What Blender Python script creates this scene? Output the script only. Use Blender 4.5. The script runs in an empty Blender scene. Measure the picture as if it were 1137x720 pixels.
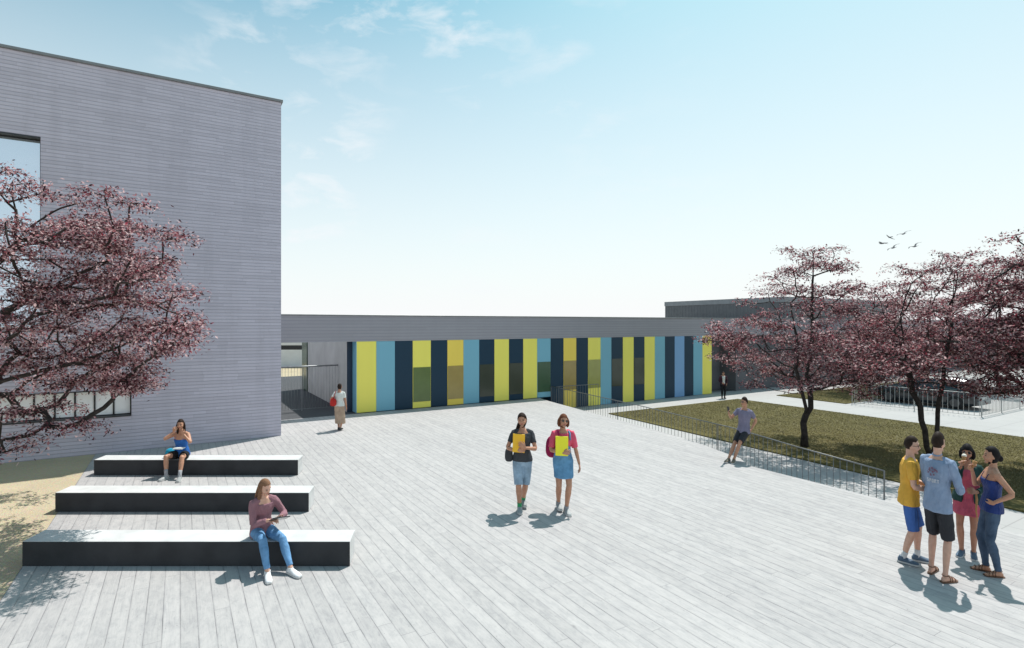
import bpy, bmesh, math, random
import numpy as np
from mathutils import Vector, Matrix, noise

SC = bpy.context.scene
COL = SC.collection

# ------------------------------------------------------------------ camera
F_PX, U0, V0 = 556.0, 488.0, 360.0        # focal length and principal point of the 1137 px wide photograph
CAM_Z = 3.36
cam_d = bpy.data.cameras.new("camera")
cam = bpy.data.objects.new("camera", cam_d)
COL.objects.link(cam)
cam.location = (0, 0, CAM_Z)
cam.rotation_euler = (math.radians(90), 0, 0)
cam_d.sensor_fit = 'HORIZONTAL'
cam_d.sensor_width = 36.0
cam_d.lens = F_PX / 1137.0 * 36.0
cam_d.shift_x = (568.5 - U0) / 1137.0
cam_d.clip_start = 0.1
cam_d.clip_end = 6000
SC.camera = cam

# ------------------------------------------------------------------ world and sun
SUN = Vector((0.354, 0.40, 1.0)).normalized()
SUN_EL = math.asin(SUN.z)
SUN_AZ = math.atan2(SUN.x, SUN.y)
world = bpy.data.worlds.new("World")
SC.world = world
world.use_nodes = True
wn, wl = world.node_tree.nodes, world.node_tree.links
wn.clear()
w_out = wn.new("ShaderNodeOutputWorld")
w_bg = wn.new("ShaderNodeBackground")
w_bg.inputs["Strength"].default_value = 0.15
w_sky = wn.new("ShaderNodeTexSky")
w_sky.sky_type = 'NISHITA'
w_sky.sun_disc = False
w_sky.sun_elevation = SUN_EL
w_sky.sun_rotation = SUN_AZ
w_sky.air_density = 1.0
w_sky.dust_density = 1.2
w_sky.ozone_density = 1.0
def wmath(op, a, b=None, c=None, clamp=False):
    n = wn.new("ShaderNodeMath"); n.operation = op; n.use_clamp = clamp
    for i, x in enumerate((a, b, c)):
        if x is None: continue
        if isinstance(x, (int, float)): n.inputs[i].default_value = x
        else: wl.new(x, n.inputs[i])
    return n.outputs[0]
w_tc = wn.new("ShaderNodeTexCoord")
w_sep = wn.new("ShaderNodeSeparateXYZ"); wl.new(w_tc.outputs["Generated"], w_sep.inputs[0])
wz = wmath('MAXIMUM', w_sep.outputs[2], 0.0)
# thin bright haze low in the air, clearing upwards; a little more of it on the sun's side
side = wmath('MULTIPLY_ADD', w_sep.outputs[0], 0.05, 0.56)
hz = wmath('SUBTRACT', 1.0, wmath('DIVIDE', wz, side), clamp=True)
hz = wmath('MULTIPLY_ADD', wmath('POWER', hz, 0.72), 0.97, 0.03)
# faint wisps of cloud
w_map = wn.new("ShaderNodeMapping"); wl.new(w_tc.outputs["Generated"], w_map.inputs[0])
w_map.inputs["Scale"].default_value = (1.0, 1.0, 2.6)
w_no = wn.new("ShaderNodeTexNoise"); wl.new(w_map.outputs[0], w_no.inputs["Vector"])
w_no.inputs["Scale"].default_value = 9.0; w_no.inputs["Detail"].default_value = 7.0
w_no.inputs["Roughness"].default_value = 0.58; w_no.inputs["Distortion"].default_value = 0.35
w_no2 = wn.new("ShaderNodeTexNoise"); wl.new(w_tc.outputs["Generated"], w_no2.inputs["Vector"])
w_no2.inputs["Scale"].default_value = 2.6; w_no2.inputs["Detail"].default_value = 2.0
cl = wmath('MULTIPLY', wmath('SUBTRACT', w_no.outputs[0], 0.50, clamp=True), 4.5, clamp=True)
cl = wmath('MULTIPLY', cl, wmath('MULTIPLY', wmath('SUBTRACT', w_no2.outputs[0], 0.44, clamp=True), 7.0, clamp=True))
# the wisps gather in one part of the sky, up and to the left
w_dot = wn.new("ShaderNodeVectorMath"); w_dot.operation = 'DOT_PRODUCT'; wl.new(w_tc.outputs["Generated"], w_dot.inputs[0])
w_dot.inputs[1].default_value = Vector((-.12, 1, .36)).normalized()
near = wmath('MULTIPLY', wmath('SUBTRACT', w_dot.outputs["Value"], 0.925, clamp=True), 22.0, clamp=True)
cl = wmath('MULTIPLY', cl, wmath('MULTIPLY_ADD', near, 0.55, 0.22))
w_tint = wn.new("ShaderNodeMix"); w_tint.data_type = 'RGBA'; w_tint.blend_type = 'MULTIPLY'
w_tint.inputs["Factor"].default_value = 1.0
wl.new(w_sky.outputs[0], w_tint.inputs["A"]); w_tint.inputs["B"].default_value = (.73, 1.20, .99, 1)
w_mix = wn.new("ShaderNodeMix"); w_mix.data_type = 'RGBA'
wl.new(hz, w_mix.inputs["Factor"]); wl.new(w_tint.outputs["Result"], w_mix.inputs["A"])
w_mix.inputs["B"].default_value = (6.45, 6.5, 6.6, 1)
w_mix2 = wn.new("ShaderNodeMix"); w_mix2.data_type = 'RGBA'
wl.new(cl, w_mix2.inputs["Factor"]); wl.new(w_mix.outputs["Result"], w_mix2.inputs["A"])
w_mix2.inputs["B"].default_value = (6.2, 6.4, 6.6, 1)
wl.new(w_mix2.outputs["Result"], w_bg.inputs["Color"])
wl.new(w_bg.outputs[0], w_out.inputs["Surface"])

sun_d = bpy.data.lights.new("sun", 'SUN')
sun_d.energy = 5.0
sun_d.angle = math.radians(0.5)
sun_d.color = (1.0, 0.965, 0.92)
sun = bpy.data.objects.new("sun", sun_d)
COL.objects.link(sun)
sun.rotation_euler = SUN.to_track_quat('Z', 'Y').to_euler()
sun.location = (20, 20, 40)

SC.view_settings.view_transform = 'Standard'
SC.view_settings.look = 'None'
SC.view_settings.exposure = 0.0
SC.view_settings.gamma = 1.0
SC.view_settings.use_curve_mapping = False
SC.render.resolution_x, SC.render.resolution_y = 1024, 648
SC.cycles.max_bounces = 6
SC.cycles.diffuse_bounces = 3
SC.cycles.transparent_max_bounces = 6
SC.cycles.sample_clamp_indirect = 6

# ------------------------------------------------------------------ measuring helpers
AV = Vector((-288.0, 556.0, 0)).normalized()      # the deck boards run this way
BV = Vector((556.0, 288.0, 0)).normalized()       # the facades run this way
def G(s, t, z=0.0):
    p = BV * s + AV * t
    return Vector((p.x, p.y, z))
def survey(u, v, z=0.0):                          # a point at height z sighted in the photograph
    d = F_PX * (CAM_Z - z) / (v - V0)
    return Vector(((u - U0) * d / F_PX, d, z))
def sight(u, v, t):                               # a point on the vertical plane t
    r = Vector(((u - U0) / F_PX, 1, (V0 - v) / F_PX))
    p = r * (t / (r.x * AV.x + r.y * AV.y))
    return Vector((p.x, p.y, p.z + CAM_Z))
def s_at(u, t): return sight(u, V0, t).dot(BV)

# ------------------------------------------------------------------ mesh and object helpers
class MB:
    def __init__(self): self.v, self.f, self.m, self.sm = [], [], [], []
    def add(self, vs, fs, mi=0, smooth=False):
        o = len(self.v)
        self.v.extend([tuple(p) for p in vs])
        self.f.extend([tuple(i + o for i in f) for f in fs])
        self.m.extend([mi] * len(fs)); self.sm.extend([smooth] * len(fs))
    def build(self, name, mats, parent=None, origin=None):
        me = bpy.data.meshes.new(name)
        vs = self.v
        if origin is not None:
            vs = [(x - origin[0], y - origin[1], z - origin[2]) for x, y, z in vs]
        me.from_pydata(vs, [], self.f)
        if not isinstance(mats, (list, tuple)): mats = [mats]
        for m in mats: me.materials.append(m)
        me.polygons.foreach_set("material_index", self.m)
        me.polygons.foreach_set("use_smooth", self.sm)
        me.update()
        o = bpy.data.objects.new(name, me)
        COL.objects.link(o)
        if parent is not None: o.parent = parent
        elif origin is not None: o.location = origin
        return o
def box(mb, c, ax, ay, az, mi=0, bev=0.0):
    """box from centre and three half-extent vectors, with optional chamfer"""
    c, ax, ay, az = Vector(c), Vector(ax), Vector(ay), Vector(az)
    if bev <= 0:
        vs = [c + ax*i + ay*j + az*k for i in (-1, 1) for j in (-1, 1) for k in (-1, 1)]
        mb.add(vs, [(0,1,3,2),(4,6,7,5),(0,4,5,1),(2,3,7,6),(0,2,6,4),(1,5,7,3)], mi)
        return
    bm = bmesh.new()
    bmesh.ops.create_cube(bm, size=2)
    L = [ax.length, ay.length, az.length]
    for v in bm.verts: v.co = Vector((v.co.x*L[0], v.co.y*L[1], v.co.z*L[2]))
    bmesh.ops.bevel(bm, geom=list(bm.edges), offset=bev, segments=1, affect='EDGES')
    n = [ax.normalized(), ay.normalized(), az.normalized()]
    mb.add([c + n[0]*v.co.x + n[1]*v.co.y + n[2]*v.co.z for v in bm.verts], [[v.index for v in f.verts] for f in bm.faces], mi)
    bm.free()
def gbox(mb, s0, s1, t0, t1, z0, z1, mi=0, bev=0.0):
    c = G((s0+s1)/2, (t0+t1)/2, (z0+z1)/2)
    box(mb, c, BV*((s1-s0)/2), AV*((t1-t0)/2), Vector((0,0,(z1-z0)/2)), mi, bev)
def frames(pts):
    out, n = [], len(pts)
    prev = None
    for i in range(n):
        d = (pts[min(i+1, n-1)] - pts[max(i-1, 0)])
        d = d.normalized() if d.length > 1e-9 else Vector((0,0,1))
        if prev is None:
            r = Vector((1,0,0)) if abs(d.x) < 0.8 else Vector((0,1,0))
            x = (r - d*r.dot(d)).normalized()
        else:
            x = (prev - d*prev.dot(d))
            x = x.normalized() if x.length > 1e-6 else Vector((1,0,0))
        prev = x
        out.append((d, x, d.cross(x)))
    return out
def tube(mb, pts, rads, n=8, mi=0, smooth=True, rnd=False, squash=None):
    pts = [Vector(p) for p in pts]
    rads = list(rads) if hasattr(rads, '__len__') else [rads]*len(pts)
    if rnd:   # rounded ends
        d0 = (pts[0]-pts[1]).normalized(); d1 = (pts[-1]-pts[-2]).normalized()
        pts = [pts[0]+d0*rads[0]*0.85, pts[0]+d0*rads[0]*0.5] + pts + [pts[-1]+d1*rads[-1]*0.5, pts[-1]+d1*rads[-1]*0.85]
        rads = [rads[0]*0.5, rads[0]*0.85] + rads + [rads[-1]*0.85, rads[-1]*0.5]
    fr = frames(pts)
    vs, fs = [], []
    for p, r, (d, x, y) in zip(pts, rads, fr):
        for k in range(n):
            a = 2*math.pi*k/n
            q = x*math.cos(a)*r + y*math.sin(a)*r
            if squash: q = q - squash[0]*q.dot(squash[0])*(1-squash[1])
            vs.append(p + q)
    for i in range(len(pts)-1):
        for k in range(n):
            fs.append((i*n+k, i*n+(k+1)%n, (i+1)*n+(k+1)%n, (i+1)*n+k))
    fs.append(tuple(range(n-1, -1, -1)))
    fs.append(tuple((len(pts)-1)*n+k for k in range(n)))
    mb.add(vs, fs, mi, smooth)
def rings(mb, rr, n=20, mi=0, smooth=True):
    """loft of elliptical rings (centre, xaxis, yaxis, rx, ry[, front bulge])"""
    vs, fs = [], []
    for c, x, y, rx, ry in rr:
        for k in range(n):
            a = 2*math.pi*k/n
            vs.append(c + x*(math.cos(a)*rx) + y*(math.sin(a)*ry))
    for i in range(len(rr)-1):
        for k in range(n):
            fs.append((i*n+k, i*n+(k+1)%n, (i+1)*n+(k+1)%n, (i+1)*n+k))
    fs.append(tuple(range(n-1, -1, -1)))
    fs.append(tuple((len(rr)-1)*n+k for k in range(n)))
    mb.add(vs, fs, mi, smooth)
def ball(mb, fn, nu=18, nv=12, mi=0):
    vs, fs = [], []
    vs.append(fn(0,0,1.0))
    for i in range(1, nv):
        ph = math.pi*i/nv
        for k in range(nu):
            a = 2*math.pi*k/nu
            vs.append(fn(math.sin(ph)*math.cos(a), math.sin(ph)*math.sin(a), math.cos(ph)))
    vs.append(fn(0,0,-1.0))
    for k in range(nu): fs.append((0, 1+k, 1+(k+1)%nu))
    for i in range(nv-2):
        for k in range(nu):
            a, b = 1+i*nu+k, 1+i*nu+(k+1)%nu
            fs.append((a, a+nu, b+nu, b))
    e = len(vs)-1
    for k in range(nu): fs.append((e, 1+(nv-2)*nu+(k+1)%nu, 1+(nv-2)*nu+k))
    mb.add(vs, fs, mi, True)
def poly_slab(name, pts, z1, z0, mats, parent=None):
    """horizontal slab from a polygon; slot 0 on top, slot 1 on the sides"""
    bm = bmesh.new()
    tv = [bm.verts.new((p.x, p.y, z1)) for p in pts]
    f = bm.faces.new(tv)
    if f.normal.z < 0: f.normal_flip()
    bvs = [bm.verts.new((p.x, p.y, z0)) for p in pts]
    n = len(pts)
    for i in range(n):
        q = bm.faces.new((tv[i], tv[(i+1)%n], bvs[(i+1)%n], bvs[i]))
        q.material_index = 1 if len(mats) > 1 else 0
    bm.normal_update()
    me = bpy.data.meshes.new(name)
    bmesh.ops.recalc_face_normals(bm, faces=list(bm.faces))
    bm.to_mesh(me); bm.free()
    for m in mats: me.materials.append(m)
    o = bpy.data.objects.new(name, me); COL.objects.link(o)
    if parent: o.parent = parent
    return o
def tag(o, label=None, cat=None, group=None, kind=None):
    if label: o["label"] = label
    if cat: o["category"] = cat
    if group: o["group"] = group
    if kind: o["kind"] = kind
    return o
def empty(name, loc, label, cat, group=None):
    o = bpy.data.objects.new(name, None)
    COL.objects.link(o); o.location = loc
    o.empty_display_size = 0.3
    return tag(o, label, cat, group)

# ------------------------------------------------------------------ material helpers
def srgb(r, g, b):
    f = lambda c: (c/255/12.92) if c/255 <= 0.04045 else ((c/255+0.055)/1.055)**2.4
    return (f(r), f(g), f(b), 1.0)
class Mat:
    def __init__(self, name, col=(.5,.5,.5), rough=0.7, metal=0.0, spec=0.5):
        self.m = bpy.data.materials.new(name); self.m.use_nodes = True
        self.n, self.l = self.m.node_tree.nodes, self.m.node_tree.links
        self.b = self.n["Principled BSDF"]
        self.b.inputs["Base Color"].default_value = (*col[:3], 1)
        self.b.inputs["Roughness"].default_value = rough
        self.b.inputs["Metallic"].default_value = metal
        self.b.inputs["Specular IOR Level"].default_value = spec
    def node(self, t, **kw):
        n = self.n.new(t)
        for k, v in kw.items(): setattr(n, k, v)
        return n
    def math(self, op, a, b=None, c=None, clamp=False):
        n = self.n.new("ShaderNodeMath"); n.operation = op; n.use_clamp = clamp
        for i, x in enumerate((a, b, c)):
            if x is None: continue
            if isinstance(x, (int, float)): n.inputs[i].default_value = x
            else: self.l.new(x, n.inputs[i])
        return n.outputs[0]
    def pos(self, obj=False):
        if obj: return self.node("ShaderNodeTexCoord").outputs["Object"]
        return self.node("ShaderNodeNewGeometry").outputs["Position"]
    def mapping(self, vec, scale=(1,1,1), rot=(0,0,0), loc=(0,0,0)):
        n = self.node("ShaderNodeMapping"); self.l.new(vec, n.inputs[0])
        n.inputs["Scale"].default_value = scale; n.inputs["Rotation"].default_value = rot
        n.inputs["Location"].default_value = loc
        return n.outputs[0]
    def noise(self, vec, scale, detail=4, rough=0.5, dist=0.0):
        n = self.node("ShaderNodeTexNoise"); self.l.new(vec, n.inputs["Vector"])
        n.inputs["Scale"].default_value = scale; n.inputs["Detail"].default_value = detail
        n.inputs["Roughness"].default_value = rough; n.inputs["Distortion"].default_value = dist
        return n.outputs[0]
    def ramp(self, fac, stops):
        n = self.node("ShaderNodeValToRGB"); self.l.new(fac, n.inputs[0])
        e = n.color_ramp.elements
        while len(e) > 1: e.remove(e[-1])
        e[0].position = stops[0][0]; e[0].color = (*stops[0][1][:3], 1)
        for p, c in stops[1:]:
            x = e.new(p); x.color = (*c[:3], 1)
        return n.outputs[0]
    def mix(self, fac, a, b, blend='MIX'):
        n = self.node("ShaderNodeMix"); n.data_type = 'RGBA'; n.blend_type = blend
        for k, x in (("Factor", fac), ("A", a), ("B", b)):
            if isinstance(x, (int, float)): n.inputs[k].default_value = x
            elif isinstance(x, (tuple, list)): n.inputs[k].default_value = (*x[:3], 1)
            else: self.l.new(x, n.inputs[k])
        return n.outputs["Result"]
    def bump(self, h, strength=0.3, dist=0.01):
        n = self.node("ShaderNodeBump"); self.l.new(h, n.inputs["Height"])
        n.inputs["Strength"].default_value = strength; n.inputs["Distance"].default_value = dist
        self.l.new(n.outputs[0], self.b.inputs["Normal"]); return self
    def base(self, c): self.l.new(c, self.b.inputs["Base Color"]); return self
    def rough(self, c): self.l.new(c, self.b.inputs["Roughness"]); return self
ROTG = -math.atan2(BV.y, BV.x)       # turns world x,y into board/facade axes (x across, y along)

def simple(name, col, rough=0.6, metal=0.0, var=0.06, scale=3.0, bump=0.0, bscale=60, spec=0.5):
    M = Mat(name, col, rough, metal, spec)
    p = M.pos()
    if var:
        n = M.noise(p, scale, 5)
        lo = [max(0, c*(1-var*2)) for c in col[:3]]; hi = [min(1, c*(1+var*2)) for c in col[:3]]
        M.base(M.ramp(n, [(0.3, lo), (0.7, hi)]))
    if bump: M.bump(M.noise(p, bscale, 4), bump, 0.004)
    return M.m
def fabric(name, col, var=0.14, weave=500, rough=0.85):
    M = Mat(name, col, rough, 0, 0.2)
    p = M.pos()
    n = M.noise(M.mapping(p, (1,1,0.6)), 9, 4, 0.55)
    lo = [c*(1-var*.8) for c in col[:3]]; hi = [min(1, c*(1+var*.8)) for c in col[:3]]
    M.base(M.ramp(n, [(0.32, lo), (0.68, hi)]))
    a = M.noise(M.mapping(p, (1,1,0.35)), 13, 4, 0.5, 0.9)
    M.bump(a, 0.9, 0.035)
    return M.m
def denim(name, col):
    M = Mat(name, col, 0.9, 0, 0.15)
    p = M.pos()
    n = M.noise(p, 7, 5, 0.6)
    f = M.noise(M.mapping(p, (1,1,0.25)), 120, 2, 0.5)
    c1 = M.ramp(n, [(0.3, [c*0.72 for c in col[:3]]), (0.72, [min(1, c*1.45+0.02) for c in col[:3]])])
    M.base(M.mix(M.math('MULTIPLY', f, 0.25), c1, [min(1, c*1.8+.05) for c in col[:3]]))
    M.bump(M.noise(M.mapping(p, (1,1,0.5)), 18, 4, 0.55, 0.8), 0.5, 0.02)
    return M.m
def skin(name, col):
    M = Mat(name, col, 0.5, 0, 0.35)
    n = M.noise(M.pos(), 22, 3)
    M.base(M.ramp(n, [(0.3, [col[0]*0.9, col[1]*0.85, col[2]*0.82]), (0.7, [min(1,col[0]*1.06), col[1]*1.03, col[2]])]))
    M.b.inputs["Subsurface Weight"].default_value = 0.12
    M.b.inputs["Subsurface Radius"].default_value = (0.02, 0.008, 0.004)
    M.b.inputs["Subsurface Scale"].default_value = 0.5
    return M.m
# ================================================================== materials of the place
def mat_deck():
    M = Mat("whitewashed_boards", (.4,.4,.4), 0.8, 0, 0.2)
    p = M.mapping(M.pos(), (1,1,1), (0,0,ROTG))
    sep = M.node("ShaderNodeSeparateXYZ"); M.l.new(p, sep.inputs[0])
    W = 0.176
    bow = M.math('MULTIPLY', M.math('SUBTRACT', M.noise(M.mapping(p, (.6,.35,1)), 2.0, 2), 0.5), 0.05)
    x = M.math('ADD', M.math('DIVIDE', sep.outputs[0], W), bow)
    idx = M.math('FLOOR', x); fr = M.math('FRACT', x)
    wn_ = M.node("ShaderNodeTexWhiteNoise", noise_dimensions='1D'); M.l.new(idx, wn_.inputs["W"])
    rnd = wn_.outputs["Value"]
    yy = M.math('ADD', M.math('DIVIDE', sep.outputs[1], 4.2), M.math('MULTIPLY', rnd, 7.31))
    yi = M.math('FLOOR', yy); yf = M.math('FRACT', yy)
    wn2 = M.node("ShaderNodeTexWhiteNoise", noise_dimensions='2D')
    cmb = M.node("ShaderNodeCombineXYZ"); M.l.new(idx, cmb.inputs[0]); M.l.new(yi, cmb.inputs[1])
    M.l.new(cmb.outputs[0], wn2.inputs["Vector"]); tone = wn2.outputs["Value"]
    edge = M.math('ABSOLUTE', M.math('SUBTRACT', fr, 0.5))
    strn = M.noise(M.mapping(p, (2.5,.9,1)), 1.6, 4, .65)
    strn = M.math('MULTIPLY', M.math('SUBTRACT', strn, 0.30, clamp=True), 2.6, clamp=True)
    wob = M.math('MULTIPLY', M.noise(M.mapping(p, (1,0.5,1)), 14, 4, .7), 0.030)
    gap = M.math('MULTIPLY', M.math('SUBTRACT', M.math('ADD', edge, wob), 0.484), 45, clamp=True)
    gap = M.math('MULTIPLY', gap, strn)
    soft = M.math('MULTIPLY', M.math('SUBTRACT', M.math('ADD', edge, wob), 0.40), 7.0, clamp=True)
    soft = M.math('MULTIPLY', soft, M.math('MULTIPLY_ADD', strn, .7, .3))
    endg = M.math('MULTIPLY', M.math('SUBTRACT', M.math('ABSOLUTE', M.math('SUBTRACT', yf, 0.5)), 0.4993), 3000, clamp=True)
    off = M.node("ShaderNodeCombineXYZ"); M.l.new(M.math('MULTIPLY', tone, 40), off.inputs[2])
    va = M.node("ShaderNodeVectorMath", operation='ADD'); M.l.new(p, va.inputs[0]); M.l.new(off.outputs[0], va.inputs[1])
    g1 = M.noise(M.mapping(va.outputs[0], (22,1.0,1)), 2.2, 6, 0.66, 0.7)
    mott = M.noise(M.mapping(va.outputs[0], (3.2,1.5,1)), 3.2, 9, 0.74, .4)
    fine = M.noise(M.mapping(va.outputs[0], (2.0,1.0,1)), 22, 6, 0.75)
    broad = M.noise(p, 0.45, 5, 0.6)
    c = M.ramp(mott, [(0.30, (.19,.182,.19)), (0.43, (.35,.336,.338)), (0.54, (.465,.437,.427)), (0.72, (.55,.517,.502))])
    c = M.mix(0.40, c, M.ramp(g1, [(0.32, (.24,.232,.24)), (0.48, (.415,.39,.382)), (0.70, (.52,.49,.474))]))
    c = M.mix(0.22, c, M.ramp(tone, [(0.0, (.28,.27,.272)), (1.0, (.51,.488,.482))]))
    c = M.mix(0.20, c, M.ramp(broad, [(0.3, (.31,.306,.315)), (0.7, (.46,.45,.445))]))
    sp = M.math('MULTIPLY', M.math('SUBTRACT', fine, 0.60, clamp=True), 7.0, clamp=True)
    c = M.mix(M.math('MULTIPLY', sp, 0.60), c, (.17,.165,.175))
    vo = M.node("ShaderNodeTexVoronoi"); M.l.new(M.mapping(va.outputs[0], (1,0.5,1)), vo.inputs["Vector"]); vo.inputs["Scale"].default_value = 2.1
    kn = M.math('MULTIPLY', M.math('SUBTRACT', 0.05, vo.outputs["Distance"], clamp=True), 26, clamp=True)
    c = M.mix(M.math('MULTIPLY', kn, 0.5), c, (.15,.145,.145))
    # screw heads, a pair every 0.6 m
    sx = M.math('SUBTRACT', M.math('ABSOLUTE', M.math('SUBTRACT', fr, .5)), .32)
    sy = M.math('SUBTRACT', M.math('FRACT', M.math('DIVIDE', sep.outputs[1], .6)), .5)
    rr = M.math('ADD', M.math('POWER', M.math('MULTIPLY', sx, W), 2.0), M.math('POWER', M.math('MULTIPLY', sy, .6), 2.0))
    sc = M.math('LESS_THAN', rr, .0045**2)
    c = M.mix(M.math('MULTIPLY', sc, .6), c, (.10,.095,.09))
    c = M.mix(M.math('MULTIPLY', soft, 0.36), c, (.19,.185,.195))
    c = M.mix(M.math('MULTIPLY', gap, 0.78), c, (.075,.073,.08))
    c = M.mix(M.math('MULTIPLY', endg, 0.6), c, (.10,.10,.11))
    M.base(c)
    h = M.math('SUBTRACT', M.math('ADD', M.math('MULTIPLY', g1, 0.3), M.math('MULTIPLY', mott, .3)), M.math('ADD', gap, M.math('MULTIPLY', soft, 0.3)))
    M.bump(h, 0.5, 0.005)
    return M.m
def mat_brick(name, base, dark, bumpy=0.5, rowh=0.092, bw=0.9, amp=1.0):
    """long thin courses; every brick a little different"""
    M = Mat(name, base, 0.8, 0, 0.25)
    p = M.mapping(M.pos(), (1,1,1), (0,0,ROTG))
    sep = M.node("ShaderNodeSeparateXYZ"); M.l.new(p, sep.inputs[0])
    wz_ = M.math('MULTIPLY', M.math('SUBTRACT', M.noise(M.mapping(p, (1,1,1)), 1.1, 3), .5), .10)
    y = M.math('ADD', M.math('DIVIDE', sep.outputs[2], rowh), wz_)
    yi = M.math('FLOOR', y); yf = M.math('FRACT', y)
    w1 = M.node("ShaderNodeTexWhiteNoise", noise_dimensions='1D'); M.l.new(yi, w1.inputs["W"])
    xs = M.math('ADD', M.math('DIVIDE', M.math('ADD', sep.outputs[0], sep.outputs[1]), bw), M.math('MULTIPLY', w1.outputs["Value"], 9.7))
    xi = M.math('FLOOR', xs); xf = M.math('FRACT', xs)
    cmb = M.node("ShaderNodeCombineXYZ"); M.l.new(xi, cmb.inputs[0]); M.l.new(yi, cmb.inputs[1])
    w2 = M.node("ShaderNodeTexWhiteNoise", noise_dimensions='2D'); M.l.new(cmb.outputs[0], w2.inputs["Vector"])
    n3 = M.noise(M.mapping(p, (1,1,2)), 20, 5, 0.65); n = M.noise(p, 0.45, 6, 0.62)
    st = M.noise(M.mapping(p, (1.0,1.0,0.10)), 2.2, 6, 0.62)
    e = M.math('ADD', M.math('ABSOLUTE', M.math('SUBTRACT', yf, .5)), M.math('MULTIPLY', n3, .12))
    joint = M.math('MULTIPLY', M.math('SUBTRACT', e, .40), 7.0, clamp=True)
    vj = M.math('MULTIPLY', M.math('SUBTRACT', M.math('ABSOLUTE', M.math('SUBTRACT', xf, .5)), .5-.006/bw*1.0), 400, clamp=True)
    c = M.ramp(w2.outputs["Value"], [(0.0, [x*(1-.10*amp) for x in base]), (0.5, base), (1.0, [min(1,x*(1+.06*amp)) for x in base])])
    c = M.mix(M.math('MULTIPLY', n, 0.30), c, [x*0.70 for x in base])
    c = M.mix(M.math('MULTIPLY', M.math('SUBTRACT', st, 0.46, clamp=True), 1.1*amp), c, [x*0.55 for x in base])
    c = M.mix(M.math('MULTIPLY', n3, 0.25), c, [min(1,x*1.25) for x in base])
    c = M.mix(M.math('MULTIPLY', joint, .80), c, dark)
    c = M.mix(M.math('MULTIPLY', vj, .30), c, dark)
    M.base(c)
    M.bump(M.math('SUBTRACT', M.math('MULTIPLY', n3, .25), M.math('ADD', joint, M.math('MULTIPLY', vj, .4))), bumpy, 0.012)
    return M.m
def mat_paving(name, base, var=0.08, slab=None):
    M = Mat(name, base, 0.85, 0, 0.2)
    p = M.mapping(M.pos(), (1,1,1), (0,0,ROTG))
    a = M.noise(p, 0.35, 6, 0.6); b = M.noise(p, 9, 6, 0.65); c_ = M.noise(p, 90, 3, 0.6)
    c = M.ramp(a, [(0.3, [x*(1-var) for x in base]), (0.7, [min(1, x*(1+var)) for x in base])])
    c = M.mix(M.math('MULTIPLY', b, 0.22), c, [x*0.72 for x in base])
    c = M.mix(M.math('MULTIPLY', c_, 0.2), c, [x*0.7 for x in base])
    if slab:
        br = M.node("ShaderNodeTexBrick"); M.l.new(p, br.inputs["Vector"])
        br.offset = 0.0; br.inputs["Scale"].default_value = 1.0
        br.inputs["Brick Width"].default_value = slab; br.inputs["Row Height"].default_value = slab
        br.inputs["Mortar Size"].default_value = 0.012; br.inputs["Mortar Smooth"].default_value = 0.3
        c = M.mix(M.math('MULTIPLY', br.outputs["Fac"], 0.5), c, [x*0.5 for x in base])
    M.base(c); M.bump(c_, 0.3, 0.003)
    return M.m
def mat_lawn():
    M = Mat("mown_grass", (.12,.11,.03), 0.9, 0, 0.1)
    p = M.pos()
    a = M.noise(p, 0.9, 5, 0.6); b = M.noise(M.mapping(p, (1,1,1)), 30, 6, 0.75)
    c = M.ramp(a, [(0.3, (.125,.108,.040)), (0.7, (.152,.130,.050))])
    c = M.mix(M.math('MULTIPLY', b, 0.25), c, (.08,.07,.028))
    M.base(c); M.bump(b, 0.9, 0.03)
    return M.m
def mat_sand():
    M = Mat("fine_gravel", (.5,.43,.29), 0.95, 0, 0.1)
    p = M.pos()
    a = M.noise(p, 0.7, 6, 0.65); b = M.noise(p, 60, 5, 0.75)
    vo = M.node("ShaderNodeTexVoronoi"); M.l.new(p, vo.inputs["Vector"]); vo.inputs["Scale"].default_value = 45
    c = M.ramp(a, [(0.3, (.46,.385,.27)), (0.7, (.56,.475,.34))])
    c = M.mix(M.math('MULTIPLY', b, 0.5), c, (.33,.27,.17))
    c = M.mix(0.12, c, vo.outputs["Color"], 'OVERLAY')
    M.base(c); M.bump(M.math('ADD', b, vo.outputs["Distance"]), 0.6, 0.01)
    return M.m
def glass_mirror(name, col, rough=0.03):
    M = Mat(name, col, rough, 0.0, 0.5)
    M.b.inputs["Metallic"].default_value = 0.85
    M.bump(M.noise(M.pos(), 1.3, 2), 0.04, 0.02)
    return M.m

m_deck = mat_deck()
m_deckside = simple("board_edge", (.30,.30,.31), 0.8, var=0.12)
m_brick = mat_brick("lilac_grey_brick", (.545,.520,.600), (.33,.315,.37))
m_fascia = mat_brick("grey_cladding", (.335,.33,.36), (.25,.245,.27), 0.2, 0.12, 2.4, .4)
m_wallgrey = simple("grey_render", (.125,.128,.14), 0.85, var=0.07, scale=1.2, bump=0.15)
m_wallpale = simple("passage_render", (.50,.51,.49), 0.85, var=0.06, scale=1.2, bump=0.15)
m_coping = simple("coping_metal", (.22,.23,.235), 0.45, 0.5, var=0.05)
m_darkmetal = simple("dark_window_metal", (.035,.037,.042), 0.45, 0.4, var=0.05)
m_galv = simple("galvanised_steel", (.30,.31,.32), 0.45, 0.6, var=0.08, scale=8)
m_railgrey = simple("painted_rail_grey", (.17,.175,.18), 0.5, 0.4, var=0.08, scale=8)
m_palerail = simple("pale_fence_steel", (.40,.41,.40), 0.5, 0.3, var=0.08, scale=8)
m_white = simple("white_concrete", (.57,.565,.56), 0.7, var=0.05, scale=4, bump=0.15)
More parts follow.
